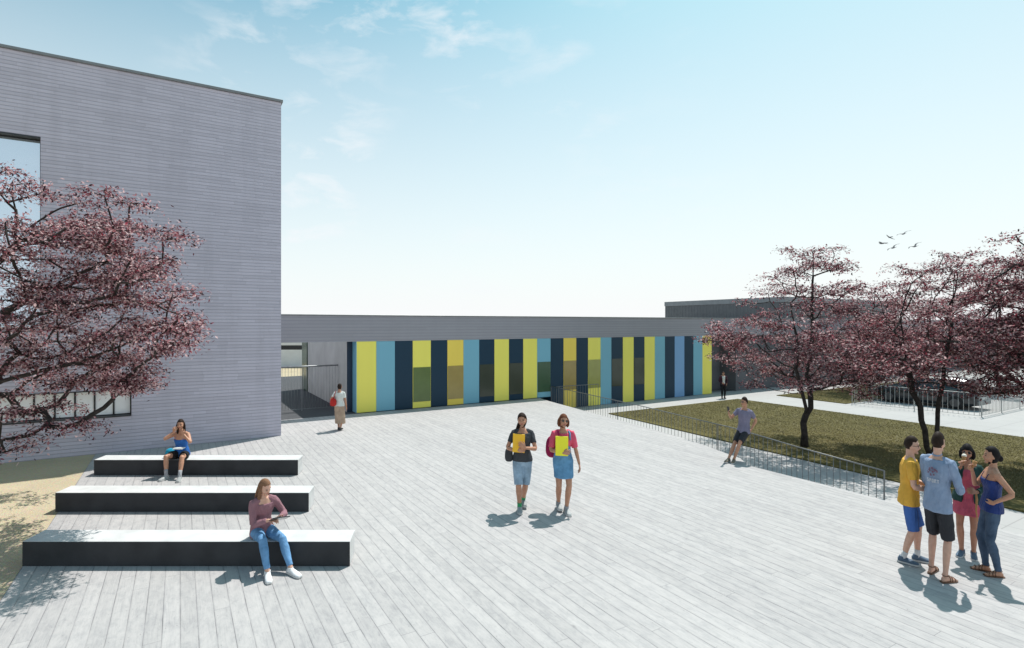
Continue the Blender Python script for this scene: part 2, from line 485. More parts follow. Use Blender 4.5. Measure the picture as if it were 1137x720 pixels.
m_benchshade = simple("bench_front_shade", (.042,.043,.047), 0.8, var=0.09, scale=3, bump=0.35, bscale=35, spec=0.2)  # near-black colour painted in for shade on the white benches' fronts
m_path = mat_paving("pale_concrete_paving", (.44,.428,.42), 0.06, 1.2)
m_asph = mat_paving("dark_asphalt", (.085,.086,.092), 0.12)
m_ground = mat_paving("far_ground_gravel", (.36,.35,.33), 0.12)
m_lawn = mat_lawn()
m_sand = mat_sand()
m_tint = glass_mirror("blue_reflecting_glass", (.62,.72,.82), 0.02)
m_blind = simple("white_blind_glass", (.90,.92,.94), 0.25, var=0.02)
m_roofg = simple("roof_gravel", (.25,.25,.25), 0.9, var=0.1)

# ================================================================== the ground
SL = 2.70                 # right-hand corner of the tall building, along the facades
TL = 15.58                # its front plane
TF = 18.13                # front plane of the low building
TW = 18.60                # its wall behind the coloured panels
sW0 = s_at(385.2, TW)     # where its wall starts beside the passage
s790 = s_at(790.3, TF)

me = MB(); R = 2500
me.add([(-R,-R,-.66),(R,-R,-.66),(R,R,-.66),(-R,R,-.66)], [(0,1,2,3)])
tag(me.build("ground", m_ground), kind='structure')

pv = MB()
q = [G(9,-25,-.60), G(75,-25,-.60), G(75,18.1,-.60), G(12.0,18.5,-.60), G(12.0,10,-.60)]
pv.add(q, [(0,1,2,3,4)])
tag(pv.build("pavement", m_path), kind='structure')

E_ = survey(985, 556)
deck_pts = [G(-1.94,-7), G(-1.94,TL-.002), G(SL+.002,TL-.002), G(SL+.002,TF-.05), G(14.49,TF-.05),
            Vector((4.76,21.88,0)), Vector((6.63,16.46,0)), Vector((7.20,14.7,0)), Vector((7.53,12.54,0)),
            Vector((7.34,11.9,0)), Vector((8.52,9.53,0)), Vector((8.52,9.53,0)) - AV*4.2, Vector((8.52,9.53,0)) - AV*16]
tag(poly_slab("deck", deck_pts, 0.0, -.57, [m_deck, m_deckside]), kind='structure')
sand_pts = [G(-32,-7), G(-32,TL-.002), G(-1.944,TL-.002), G(-1.944,-7)]
tag(poly_slab("sand_ground", sand_pts, -.004, -.5, [m_sand]), kind='structure')

tag(poly_slab("passage_floor", [G(SL+.006,TF-.046), G(SL+.006,33.0), G(sW0+6,33.0), G(sW0+6,TF-.046)], -.004, -.5, [m_asph]), kind='structure')
tag(poly_slab("far_sand", [G(-12,33.01), G(-12,50), G(sW0+10,50), G(sW0+10,33.01)], -.02, -.5, [m_sand]), kind='structure')

# lawns
l1 = [G(16.75,16.15), G(26.0,16.15), G(26.0,-14), G(15.5,-14), G(15.72,3.7), G(15.95,6.2)]
lawn1 = poly_slab("lawn", l1, -.565, -.62, [m_lawn]); tag(lawn1, kind='structure')
l2 = [G(29.25,16.0), G(44,16.0), G(44,12.75), G(29.25,12.75)]
lawn2 = poly_slab("lawn", l2, -.565, -.62, [m_lawn]); tag(lawn2, kind='structure')

# ================================================================== the tall building
LB = empty("tall_building", G(SL,TL,0), "tall lilac grey brick building cut by the left edge of the photo", "building")
ORG = LB.location.copy()
def wall_with_holes(mb, s0, s1, z0, z1, t, holes, depth, mi=0):
    ss = sorted({s0, s1} | {x for h in holes for x in h[:2]})
    zs = sorted({z0, z1} | {x for h in holes for x in h[2:]})
    for i in range(len(ss)-1):
        for j in range(len(zs)-1):
            cs, cz = (ss[i]+ss[i+1])/2, (zs[j]+zs[j+1])/2
            if any(h[0] < cs < h[1] and h[2] < cz < h[3] for h in holes): continue
            mb.add([G(ss[i],t,zs[j]), G(ss[i+1],t,zs[j]), G(ss[i+1],t,zs[j+1]), G(ss[i],t,zs[j+1])], [(0,1,2,3)], mi)
    for a, b, c, d in holes:
        for p, q in (((a,c),(b,c)), ((b,c),(b,d)), ((b,d),(a,d)), ((a,d),(a,c))):
            mb.add([G(p[0],t,p[1]), G(q[0],t,q[1]), G(q[0],t+depth,q[1]), G(p[0],t+depth,p[1])], [(0,1,2,3)], mi)
sWu = sight(45, 200, TL).dot(BV); sWl = sight(146, 440, TL).dot(BV)
H1 = (sWu-3.9, sWu, 3.23, 8.0)
H2 = (sWl-5.2, sWl, 0.92, 1.64)
zr = sight(312.5, 112, TL).z - .06
mb = MB()
wall_with_holes(mb, -24, SL, -.3, zr, TL, [H1, H2], 0.28)
for (p, q) in (((SL,TL),(SL,TL+13)), ((SL,TL+13),(-24,TL+13)), ((-24,TL+13),(-24,TL))):
    mb.add([G(*p,-.3), G(*q,-.3), G(*q,zr), G(*p,zr)], [(0,1,2,3)])
mb.add([G(-24,TL,zr-.3), G(SL,TL,zr-.3), G(SL,TL+13,zr-.3), G(-24,TL+13,zr-.3)], [(0,1,2,3)])
mb.build("wall", m_brick, LB, ORG)
mb = MB()
gbox(mb, -24.05, SL+.05, TL-.05, TL+.35, zr+.001, zr+.075, bev=.008)
gbox(mb, SL-.30, SL+.05, TL+.352, TL+13.05, zr+.001, zr+.075, bev=.008)
rf = mb.build("roof_coping", m_coping, LB, ORG)
def window(H, muls, pane_mat, label):
    a, b, c, d = H
    w = MB(); fw = .05
    t0, t1 = TL+.20, TL+.27
    gbox(w, a+.002, a+fw, t0, t1, c+.002, d-.002); gbox(w, b-fw, b-.002, t0, t1, c+.002, d-.002)
    gbox(w, a+fw, b-fw, t0, t1, c+.002, c+fw); gbox(w, a+fw, b-fw, t0, t1, d-fw, d-.002)
    for x in muls: gbox(w, x-.02, x+.02, t0+.003, t1-.003, c+fw, d-fw)
    o = w.build("window", m_darkmetal, LB, ORG); tag(o, label)
    g = MB(); gbox(g, a+fw, b-fw, t0+.03, t0+.04, c+fw, d-fw)
    g.build("pane", pane_mat, o, ORG)
    s = MB(); gbox(s, a+.004, b-.004, TL-.03, TL+.195, c+.003, c+.03)
    s.build("sill", m_darkmetal, o, ORG)
    l = MB(); gbox(l, a+.004, b-.004, TL-.012, TL+.195, d-.03, d-.003)
    l.build("head_flashing", m_darkmetal, o, ORG)
window(H1, [H1[0]+1.95], m_tint, "large upper window reflecting pale blue sky")
window(H2, [sWl - .42*k for k in range(1, 12)], m_blind, "low strip window with white blinds and narrow mullions")

# ================================================================== the low building
LOW = empty("low_building", G(SL+.01,TF,0), "long low grey building with blue and yellow striped facade", "building")
OL = LOW.location.copy()
S1 = 78.0
zf0, zf1 = 2.70, 3.66
mb = MB(); gbox(mb, SL+.004, S1, TF, TF+.40, zf0, zf1)
mb.build("fascia", m_fascia, LOW, OL)
mb = MB(); gbox(mb, SL+.004, S1+.03, TF-.03, TF+.45, zf1+.001, zf1+.05, bev=.006)
mb.build("roof_coping", m_coping, LOW, OL)
mb = MB(); gbox(mb, sW0-.0, S1, TF+.401, TW+7.8, 3.30, 3.56)
mb.build("roof", m_roofg, LOW, OL)
mb = MB()
mb.add([G(sW0,TW,-.3), G(sW0,TW+7.7,-.3), G(sW0,TW+7.7,3.30), G(sW0,TW,3.30)], [(0,1,2,3)])
mb.add([G(sW0,TW+7.7,-.3), G(S1,TW+7.7,-.66), G(S1,TW+7.7,3.30), G(sW0,TW+7.7,3.30)], [(0,1,2,3)])
mb.build("end_wall", m_wallpale, LOW, OL)
mb = MB()
m_navy = simple("navy_panel", (.0095,.030,.062), 0.5, var=0.05, scale=2)
mb.add([G(sW0+.001,TW,-.3), G(s790-.001,TW,-.62), G(s790-.001,TW,3.30), G(sW0+.001,TW,3.30)], [(0,1,2,3)])
mb.build("backing_wall", m_navy, LOW, OL)
mb = MB()
sre = s_at(817, 18.22)
gbox(mb, s790+.004, sre, 19.2, 19.4, -.62, 3.29)
gbox(mb, sre+.001, S1, 18.22, 18.45, -.62, 2.698)
gbox(mb, sre, sre+.2, 18.451, 19.4, -.62, 2.698)
mb.build("wall", m_wallgrey, LOW, OL)
m_green = simple("green_glass_edge", (.055,.10,.065), 0.2, var=0.03)
mb = MB(); gbox(mb, sW0-.05, sW0-.002, TW+6.6, TW+7.72, 0.0, 3.29)
tag(mb.build("glass_panel", m_green, LOW, OL), "green edged glass panel at the far end of the passage wall")

PC = dict(y=(.93,.84,.155), g=(.93,.70,.12), b=(.20,.46,.58), n=(.008,.038,.070), p=(.21,.40,.66))
PN = dict(y="lemon yellow", g="golden yellow", b="sky blue", n="dark navy", p="periwinkle blue")
def mat_panel(name, c):
    M = Mat(name, c, 0.5, 0, 0.3)
    p = M.mapping(M.pos(), (1,1,1), (0,0,ROTG))
    wv = M.node("ShaderNodeTexWave"); M.l.new(p, wv.inputs["Vector"]); wv.inputs["Scale"].default_value = 3.2
    wv.wave_profile = 'SAW'
    n = M.noise(M.mapping(p, (1,1,.15)), 3, 5, .6)
    cc = M.mix(M.math('MULTIPLY', n, .22), c, [x*.72 for x in c])
    M.base(cc); M.bump(wv.outputs[0], 0.08, 0.004)
    return M.m
m_pan = {k: mat_panel("panel_"+PN[k].replace(" ", "_"), c) for k, c in PC.items()}
strips = [(396,417.9,'y',0),(417.9,438.6,'b',0),(438.6,458.3,'n',0),(458.3,478.5,'y','green'),(478.5,496.8,'n',0),
          (496.8,514.7,'g','ochre'),(514.7,532.2,'b',0),(532.2,549,'n','dark'),(549,565.2,'y',0),(565.2,581,'n','dark'),
          (581,596.5,'y',0),(596.5,611.5,'b','teal'),(611.5,625.8,'n',0),(625.8,640,'g','ochre'),(640,653,'n',0),
          (653,667,'y','olive'),(667,679,'b',0),(679,691.7,'n','dark'),(691.7,703.7,'y',0),(703.7,715.7,'n','dark'),
          (715.7,727.2,'y',0),(727.2,738.4,'b',0),(738.4,749.2,'n',0),(749.2,760,'p',0),(760,770,'n',0),(770,780,'b',0),(780,790.3,'y',0)]
WC = dict(green=(.12,.17,.055), ochre=(.36,.27,.09), dark=(.045,.055,.040), teal=(.045,.10,.055), olive=(.33,.33,.09))
m_win = {}
for k, c in WC.items():
    m_win[k] = simple("tinted_glass_"+k, c, 0.18, var=0.03)
for u0, u1, c, w in strips:
    a, b = s_at(u0, TF), s_at(u1, TF)
    z0 = 0.015 if u0 < 611 else -.585
    mb = MB(); gbox(mb, a+.003, b-.003, TF+.002, TW-.002, z0, zf0-.002, bev=.004)
    o = mb.build("facade_panel", m_pan[c], LOW, OL)
    tag(o, PN[c] + " facade panel" + (" with a tinted window" if w else ""))
    if w:
        mb = MB(); gbox(mb, a+.02, b-.02, TF-.012, TF+.0015, .26, 1.63)
        wo = mb.build("window", m_win[w], o, OL)
mb = MB(); gbox(mb, s_at(396,TF)-.016, s_at(396,TF)+.001, TF+.004, TW-.004, .015, zf0-.002)
tag(mb.build("side_panel", m_pan['b'], LOW, OL), "sky blue return at the left end of the facade")
# small bird emblem at the top of the last yellow panel
mb = MB()
c0 = G((s_at(784.5, TF)), TF-.004, 2.50)
ex = BV; ez = Vector((0,0,1))
pts = [(-.20,-.09),(-.10,-.03),(-.02,-.06),(.06,.0),(.14,.13),(.16,.13),(.12,-.0),(.05,-.09),(.0,-.12),(-.08,-.09)]
fr = [c0 + ex*x + ez*y for x, y in pts]; bk = [p + AV*.0035 for p in fr]
n = len(pts)
mb.add(fr+bk, [tuple(range(n)), tuple(range(2*n-1, n-1, -1))] + [(i, (i+1)%n, n+(i+1)%n, n+i) for i in range(n)])
mb.build("bird_emblem", simple("emblem_grey", (.16,.17,.07), .6, var=0), LOW, OL)

# upper storey block on the roof, ribbed metal
UB = MB()
sU0, sU1, tU0, tU1 = 36.06, 52.0, 19.2, 28.5
zb, zt = 3.562, 5.20
pitch = .26; tt = tU0; prof = []
while tt < tU1 - .01:
    prof += [(tt, 0.0), (tt+.13, 0.0), (tt+.165, -.045), (tt+.225, -.045)]
    tt += pitch
prof.append((tU1, 0.0))
for (ta, da), (tb, db) in zip(prof[:-1], prof[1:]):
    da *= .45; db *= .45
    UB.add([G(sU0+da,ta,zb), G(sU0+db,tb,zb), G(sU0+db,tb,zt-.35), G(sU0+da,ta,zt-.35)], [(0,1,2,3)])
UB.add([G(sU0,tU0,zb), G(sU1,tU0,zb), G(sU1,tU0,zt), G(sU0,tU0,zt)], [(0,1,2,3)])
UB.add([G(sU0,tU1,zb), G(sU1,tU1,zb), G(sU1,tU1,zt), G(sU0,tU1,zt)], [(0,1,2,3)])
m_rib = simple("ribbed_metal_cladding", (.13,.135,.145), 0.55, 0.2, var=0.05)
ub = UB.build("upper_storey", m_rib, LOW, OL)
mb = MB(); gbox(mb, sU0-.06, sU1, tU0-.06, tU1+.06, zt-.349, zt)
mb.build("parapet", simple("parapet_metal", (.24,.25,.265), 0.5, 0.2, var=0.05), ub, OL)

# ================================================================== passage railing and the place beyond it
def railing(name, pts, z0, z1, step, label, cat, mat, top_r=.018, bar_r=.008, post_every=0, group=None, bottom=True, end_posts=True, zb_off=.08):
    o = empty(name, Vector((pts[0].x, pts[0].y, z0)), label, cat, group)
    org = o.location.copy()
    P3 = [Vector((p.x, p.y, 0)) for p in pts]
    mb = MB(); tube(mb, [p + Vector((0,0,z1)) for p in P3], top_r, 8)
    mb.build("handrail", mat, o, org)
    if bottom:
        mb = MB(); tube(mb, [p + Vector((0,0,z0+zb_off)) for p in P3], bar_r*1.2, 6)
        mb.build("bottom_rail", mat, o, org)
    segs = [(P3[i], P3[i+1], (P3[i+1]-P3[i]).length) for i in range(len(P3)-1)]
    tot = sum(s[2] for s in segs)
    n = int(tot/step)
    src = None; psrc = None
    mb = MB(); tube(mb, [Vector((0,0,z0 if not bottom else z0+zb_off)), Vector((0,0,z1-top_r*.8))], bar_r, 6)
    bar_me = None
    for i in range(1, n):
        d = tot*i/n; k = 0
        while d > segs[k][2] and k < len(segs)-1: d -= segs[k][2]; k += 1
        p = segs[k][0].lerp(segs[k][1], d/segs[k][2])
        if bar_me is None:
            ob = mb.build("baluster", mat, o); bar_me = ob
        else:
            ob = bar_me.copy(); COL.objects.link(ob); ob.parent = o
        ob.location = (p.x-org.x, p.y-org.y, -org.z)
    mbp = MB(); box(mbp, (0,0,(z0+z1)/2), (bar_r*1.45,0,0), (0,bar_r*1.45,0), (0,0,(z1-z0)/2))
    pp = None
    pl = [P3[0]] + ([p for p in P3[1:-1]]) + [P3[-1]]
    if post_every:
        m = max(1, int(round(tot/post_every)))
        pl = []
        for i in range(m+1):
            d = tot*i/m; k = 0
            while d > segs[k][2]+1e-6 and k < len(segs)-1: d -= segs[k][2]; k += 1
            pl.append(segs[k][0].lerp(segs[k][1], min(1, d/segs[k][2])))
    for p in pl:
        if pp is None: ob = mbp.build("post", mat, o); pp = ob
        else: ob = pp.copy(); COL.objects.link(ob); ob.parent = o
        ob.location = (p.x-org.x, p.y-org.y, -org.z)
    return o
tp = 19.6
railing("passage_railing", [G(SL+.05,tp), G(sW0-.06,tp)], 0.0, 1.72, .11, "tall steel railing across the open passage beside the tall building", "railing", m_galv, .03, .006, 1.15)

DB = empty("distant_building", G(-2,45.0,0), "low white building seen far beyond the open passage", "building")
def dline(s, z): return G(s, 0, z)
od = DB.location.copy()
db_d = 39.0
mb = MB()
wm = MB(); wm.add([(-20,39.5,-.1),(-3.5,39.5,-.1),(-3.5,39.5,1.33),(-20,39.5,1.33)], [(0,1,2,3)])
wm.add([(-20,39.5,1.68),(-3.5,39.5,1.68),(-3.5,39.5,3.4),(-20,39.5,3.4)], [(0,1,2,3)])
wm.add([(-3.5,39.5,-.1),(-3.5,46,-.1),(-3.5,46,3.4),(-3.5,39.5,3.4)], [(0,1,2,3)])
wm.add([(-20,39.5,3.4),(-3.5,39.5,3.4),(-3.5,46,3.4),(-20,46,3.4)], [(0,1,2,3)])
m_farwhite = simple("white_render_wall", (.8,.8,.8), .8, var=0.02)
wm.build("wall", m_farwhite, DB, od)
wb = MB(); box(wb, (-11.75,39.62,1.505), (8.24,0,0), (0,.1,0), (0,0,.174)); wb.build("window", m_darkmetal, DB, od)

# ================================================================== the deck railing, landing rail and the fences
rail_pts = [Vector((5.13,23.0,0)), Vector((7.04,17.47,0)), Vector((7.58,15.5,0)), Vector((8.10,13.7,0)), Vector((8.33,11.64,0)), Vector((8.66,9.75,0))]
railing("deck_railing", rail_pts, -.60, .50, .148, "long grey steel railing with thin bars between deck and lawn", "railing", m_railgrey, .014, .0065, 4.8, zb_off=.09)
lp = sight(663, 437, 17.6)
railing("landing_railing", [Vector((5.30,22.7,0)), Vector((lp.x+.05, lp.y, 0))], -.60, .52, .148, "short steel handrail in front of the striped facade", "railing", m_railgrey, .014, .0065, zb_off=.09)
# fences round the far parking
railing("parking_fence", [G(29.5,12.6), G(30.0,8.3), G(44,8.3)], -.60, .42, .16, "pale steel bar fence turning a corner in front of the dark car", "fence", m_palerail, .016, .008, 2.2, group="pale bar fences by the parking")
railing("parking_fence", [G(29.9,12.68), G(41,12.68)], -.60, .40, .16, "pale steel bar fence along the edge of the far lawn", "fence", m_palerail, .016, .008, 2.2, group="pale bar fences by the parking")

# low kerb wall far right
mb = MB(); gbox(mb, 38, 70, 10.6, 10.9, -.6, -.25, bev=.02)
tag(mb.build("low_wall", m_wallgrey, None, tuple(G(38,10.75,-.6))), "low dark grey wall behind the far parking", "wall")

# ================================================================== benches
def bench(u0, u1, v, label):
    zt_ = 0.342
    p0 = survey(u0, v, zt_); p1 = survey(u1, v, zt_)
    d = (p0.y + p1.y)/2; L = p1.x - p0.x; dep = .40
    o = empty("bench", ((p0.x+p1.x)/2, d, 0), label, "bench", "long white topped benches on the deck")
    b = MB(); box(b, (0, dep/2+.006, (zt_-.05)/2+.002), (L/2-.004,0,0), (0,dep/2-.006,0), (0,0,(zt_-.05)/2-.002), bev=.004)
    b.build("body", m_white, o)
    t_ = MB(); box(t_, (0, dep/2, zt_-.0235), (L/2,0,0), (0,dep/2,0), (0,0,.0235), bev=.006)
    t_.build("seat", m_white, o)
    f = MB(); box(f, (0, .0035, (zt_-.004)/2+.001), (L/2-.001,0,0), (0,.0075,0), (0,0,(zt_-.006)/2), bev=.001)  # thin sheet over the white front, carrying its shade as colour
    f.build("front_shade", m_benchshade, o)
    return o
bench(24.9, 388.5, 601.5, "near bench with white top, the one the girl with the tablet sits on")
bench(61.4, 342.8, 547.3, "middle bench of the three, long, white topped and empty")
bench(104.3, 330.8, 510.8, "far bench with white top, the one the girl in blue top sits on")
# ================================================================== trees with dark red leaves
def leaf_mat(name, col, trans):
    M = Mat(name, col, 0.45, 0, 0.4)
    n, l = M.n, M.l
    out = [x for x in n if x.type == 'OUTPUT_MATERIAL'][0]
    tr = n.new("ShaderNodeBsdfTranslucent"); tr.inputs[0].default_value = (*trans, 1)
    mx = n.new("ShaderNodeMixShader"); mx.inputs[0].default_value = 0.45
    l.new(M.b.outputs[0], mx.inputs[1]); l.new(tr.outputs[0], mx.inputs[2]); l.new(mx.outputs[0], out.inputs[0])
    return M.m
m_leaves = [leaf_mat("leaf_maroon", (.15,.062,.078), (.20,.056,.070)),
            leaf_mat("leaf_dark", (.032,.015,.020), (.05,.014,.018)),
            leaf_mat("leaf_rose", (.38,.19,.21), (.44,.19,.21)),
            leaf_mat("leaf_pale", (.70,.52,.53), (.66,.44,.45)),
            leaf_mat("leaf_red", (.15,.028,.045), (.34,.04,.07))]
m_bark = simple("dark_bark", (.030,.024,.022), 0.9, var=0.3, scale=12, bump=0.7, bscale=40)

def make_tree(name, base, label, stems, tips, leaf, per, seed, spray=(.55,.13), group=None, r0=.09, w=(.30,.26,.24,.12,.08), clear=0.0):
    """stems: polylines in metres from the base (the trunk and its forks); tips: ends of the sprays"""
    rng = random.Random(seed)
    root = empty(name, base, label, "tree", group)
    nodes, par, tip = [], [], []
    def addn(p, q): nodes.append(Vector(p)); par.append(q); return len(nodes)-1
    for st in stems:
        st = [Vector(p) for p in st]
        if not nodes: last = addn(st[0], -1); rest = st[1:]
        else:
            last = min(range(len(nodes)), key=lambda i: (nodes[i]-st[0]).length); rest = st[1:]
        for p in rest:
            a = nodes[last]; k = max(1, int((p-a).length/.22))
            for i in range(1, k+1):
                q = a.lerp(p, i/k)
                if i < k: q = q + Vector((rng.uniform(-1,1), rng.uniform(-1,1), 0))*.018
                last = addn(q, last)
    nstem = len(nodes)
    axis = Vector((0,0,0))
    order = sorted(tips, key=lambda p: math.hypot(p[0]-stems[0][-1][0], p[1]-stems[0][-1][1]) + rng.random()*.4)
    ends = []
    arr = [n.copy() for n in nodes]
    for T in order:
        T = Vector(T)
        best, bc = None, 1e9
        for i, n in enumerate(nodes):
            if i < nstem and n.z < clear: continue
            dv = T - n; L = dv.length
            if L < .15: continue
            h = math.hypot(dv.x, dv.y)
            cost = L + max(0, n.z - T.z + h*.25)*0.9 + (0.15 if i < nstem else 0.0)
            if par[i] >= 0:
                g = (n - nodes[par[i]]).normalized()
                cost += (1 - g.dot(dv/L))*L*.35
            if cost < bc: best, bc = i, cost
        a = nodes[best]; L = (T-a).length; k = max(2, int(L/.2))
        sag = Vector((rng.uniform(-.12,.12)*L, rng.uniform(-.12,.12)*L, rng.uniform(-.16,.02)*L))
        last = best; j = Vector((0,0,0))
        for i in range(1, k+1):
            f = i/k
            j = j*.6 + Vector((rng.uniform(-1,1), rng.uniform(-1,1), rng.uniform(-1,1)))*.035
            q = a.lerp(T, f) + sag*(4*f*(1-f))*.6 + (j if i < k else Vector((0,0,0)))
            last = addn(q, last)
        ends.append(last)
    # pipe model radii
    n = len(nodes); area = [0.0]*n; kids = [0]*n
    for i in range(n-1, -1, -1):
        if kids[i] == 0: area[i] = 1.0
        if par[i] >= 0: area[par[i]] += area[i]; kids[par[i]] += 1
    amax = max(area)
    rad = [max(.0045, r0*(a/amax)**.46) for a in area]
    tw = MB()
    start = [i for i in range(n)]
    chains = []
    main = {}
    for i in range(n-1, 0, -1): 
        p = par[i]
        if p >= 0 and (p not in main or area[i] > area[main[p]]): main[p] = i
    heads = [0] + [i for i in range(1, n) if main.get(par[i]) != i]
    for h in heads:
        ch = [] if h == 0 else [par[h]]
        i = h
        while True:
            ch.append(i)
            if i not in main: break
            i = main[i]
        if len(ch) < 2: continue
        rr = [rad[c] for c in ch]
        if h != 0: rr[0] = rr[1]
        if h == 0: rr[0] *= 1.35
        tube(tw, [nodes[c] for c in ch], rr, 8 if rr[0] > .03 else 5)
    # sprays of twigs with leaves
    lv, lf, lm = [], [], []
    w = w; cumw = np.cumsum(w)/sum(w)
    R, th = spray
    for e in ends:
        c = nodes[e]; g = (nodes[e]-nodes[par[e]]); g.z *= .3
        out = g.normalized() if g.length > 1e-6 else Vector((1,0,0))
        out = (out*0.7 + Vector((c.x, c.y, 0)).normalized()*.5).normalized()
        tilt = Vector((0,0,1)) + Vector((rng.uniform(-.22,.22), rng.uniform(-.22,.22), 0)); tilt.normalize()
        lat = tilt.cross(out).normalized(); fwd = lat.cross(tilt)
        nt = 7; Rs = R*rng.uniform(.75,1.2)
        hot = rng.random()
        twl = []
        for k in range(nt):
            a = (k-(nt-1)/2)/((nt-1)/2)*1.9 + rng.uniform(-.2,.2)
            L = Rs*(1.05-.28*abs(a)/1.9)*rng.uniform(.75,1.15)
            d = fwd*math.cos(a)+lat*math.sin(a)
            p1 = c + d*L*.55 + tilt*rng.uniform(-.03,.07); p2 = c + d*L + tilt*rng.uniform(-.12,.05)
            tube(tw, [c, p1, p2], [.0048,.0035,.002], 4)
            twl.append((c, p1, p2))
        for q in range(int(per*rng.uniform(.75,1.25))):
            c0, p1, p2 = twl[rng.randrange(nt)]
            f = rng.random()**.7
            p = c0.lerp(p1, f*2) if f < .5 else p1.lerp(p2, f*2-1)
            p = p + Vector((rng.gauss(0,.055), rng.gauss(0,.055), rng.gauss(0,th*.45)))*(Rs/.55)
            L = leaf*rng.uniform(.65,1.2); W = L*rng.uniform(.38,.52)
            az = rng.uniform(0, 2*math.pi); el = rng.gauss(-.25,.55)
            d = Vector((math.cos(az)*math.cos(el), math.sin(az)*math.cos(el), math.sin(el)))
            s_ = d.cross(Vector((rng.gauss(0,.5), rng.gauss(0,.5), 1))).normalized()
            nn = s_.cross(d)
            o = len(lv)
            lv.extend([p, p+d*L*.35+s_*W*.5, p+d*L*.72+s_*W*.36, p+d*L, p+d*L*.72-s_*W*.36, p+d*L*.35-s_*W*.5, p+d*L*.5-nn*W*.16])
            lf.extend([(o,o+6,o+1),(o+1,o+6,o+2),(o+2,o+6,o+3),(o+3,o+6,o+4),(o+4,o+6,o+5),(o+5,o+6,o)])
            mi = int(np.searchsorted(cumw, rng.random()))
            lm.extend([min(mi,4)]*6)
    tw.build("trunk", m_bark, root)
    me = bpy.data.meshes.new("crown")
    me.from_pydata([tuple(v) for v in lv], [], lf)
    for m in m_leaves: me.materials.append(m)
    me.polygons.foreach_set("material_index", lm)
    me.update()
    o = bpy.data.objects.new("crown", me); COL.objects.link(o); o.parent = root
    return root

def rel(u, v, d, base):      # a point seen at u,v at distance d, relative to the base
    return Vector(((u-U0)*d/F_PX, d, CAM_Z + (V0-v)*d/F_PX)) - Vector(base)

# --- the tree on the left: trunk outside the frame, crown reaching in over the benches
rngL = random.Random(5)
bL = Vector((-8.55, 8.3, 0))
tipsL = []
edge = [(20,202,8.6),(48,212,8.4),(92,222,8.3),(122,214,8.2),(150,222,8.1),(186,258,8.0),(198,262,8.0),(186,288,8.2),(150,250,8.4),(110,242,8.6),
        (165,300,8.0),(198,320,7.9),(208,346,7.8),(210,358,7.9),(190,356,8.3),(180,388,7.8),(150,372,8.4),(160,405,8.0),(190,380,8.0),
        (150,428,8.0),(95,466,7.9),(60,470,7.8),(25,482,7.6),(12,498,7.3),(70,445,8.5),(30,455,8.4),
        (75,258,8.7),(60,285,8.2),(100,290,8.6),(130,275,8.0),(145,325,8.3),(115,335,8.7),(85,315,8.1),(55,330,8.6),(70,360,8.2),
        (105,372,8.5),(125,402,8.1),(85,400,8.7),(50,395,8.2),(25,300,8.6),(15,330,8.0),(20,365,8.7),(10,405,8.1),(15,435,8.7),(10,250,8.3),(35,260,8.8),(5,210,8.1)]
for u, v, d in edge:
    tipsL.append(rel(u-6, v+4, d, bL))
for _ in range(84):
    v = rngL.uniform(245, 432); u = rngL.uniform(0, min(205, 120+(v-245)*.9) if v < 400 else 175-(v-400)*.9); d = rngL.uniform(7.2, 9.3)
    tipsL.append(rel(u, v, d, bL))
for _ in range(60):       # the rest of the crown, outside the frame
    a = rngL.uniform(.5, 5.8)
    r = rngL.uniform(.8, 3.6); z = rngL.uniform(1.9, 6.2)
    r *= (1 - max(0, z-4.2)/3)
    tipsL.append(Vector((math.cos(a)*r, math.sin(a)*r, z)))
make_tree("red_leaf_tree", bL, "red leaved tree reaching in from the left edge over the benches",
          [[(0,0,0),(.06,.02,.6),(-.04,.05,1.1),(.10,.0,1.7),(.05,.1,2.4),(.15,.15,3.1),(.1,.2,4.0),(.2,.25,5.0)],
           [(.10,0,1.7),rel(-60,440,8.2,bL),rel(0,424,8.1,bL),rel(45,412,8.0,bL),rel(90,402,8.0,bL),rel(135,384,7.95,bL),rel(175,366,7.9,bL)],
           [(.05,.1,2.4),rel(-40,375,8.4,bL),rel(10,345,8.3,bL),rel(60,318,8.3,bL),rel(120,290,8.2,bL)],
           [(.15,.15,3.1),rel(-50,330,8.4,bL),rel(0,290,8.4,bL),rel(30,255,8.4,bL),rel(60,235,8.3,bL)]],
          tipsL, .060, 290, 11, spray=(.50,.15), r0=.12, w=(.22,.22,.24,.28,.04), clear=1.5)

# --- trees on the lawn
def crown_tips(rng, n, prof, cx, cy, skew=(0,0), inner=.25):
    """prof: (z, radius) pairs; tips spread through the volume, denser outwards, in loose layers"""
    out = []
    zs = [p[0] for p in prof]; rs = [p[1] for p in prof]
    wgt = np.array([max(.05, np.interp(z, zs, rs))**1.4 for z in np.linspace(zs[0], zs[-1], 60)]); wgt /= wgt.sum()
    nr = np.random.RandomState(rng.randrange(10**6))
    for _ in range(n):
        z = float(nr.choice(np.linspace(zs[0], zs[-1], 60), p=wgt)) + rng.uniform(-.05,.05)
        a = rng.uniform(0, 2*math.pi)
        Rz = float(np.interp(z, zs, rs))*(1 + .20*math.sin(3*a+z*2.1) + .12*math.sin(5*a-z*3))
        r = Rz*(inner + (1-inner)*math.sqrt(rng.random()))
        f = (z-zs[0])/(zs[-1]-zs[0])
        out.append(Vector((cx + skew[0]*f + math.cos(a)*r, cy + skew[1]*f + math.sin(a)*r, z)))
    return out
r1 = random.Random(21)
def cut1(ts): return [t for t in ts if not (t.x < -1.35 - (t.z-2.0)*.9 and t.z < 3.3)]
b1 = survey(893, 496, -.565); b1.z = -.57
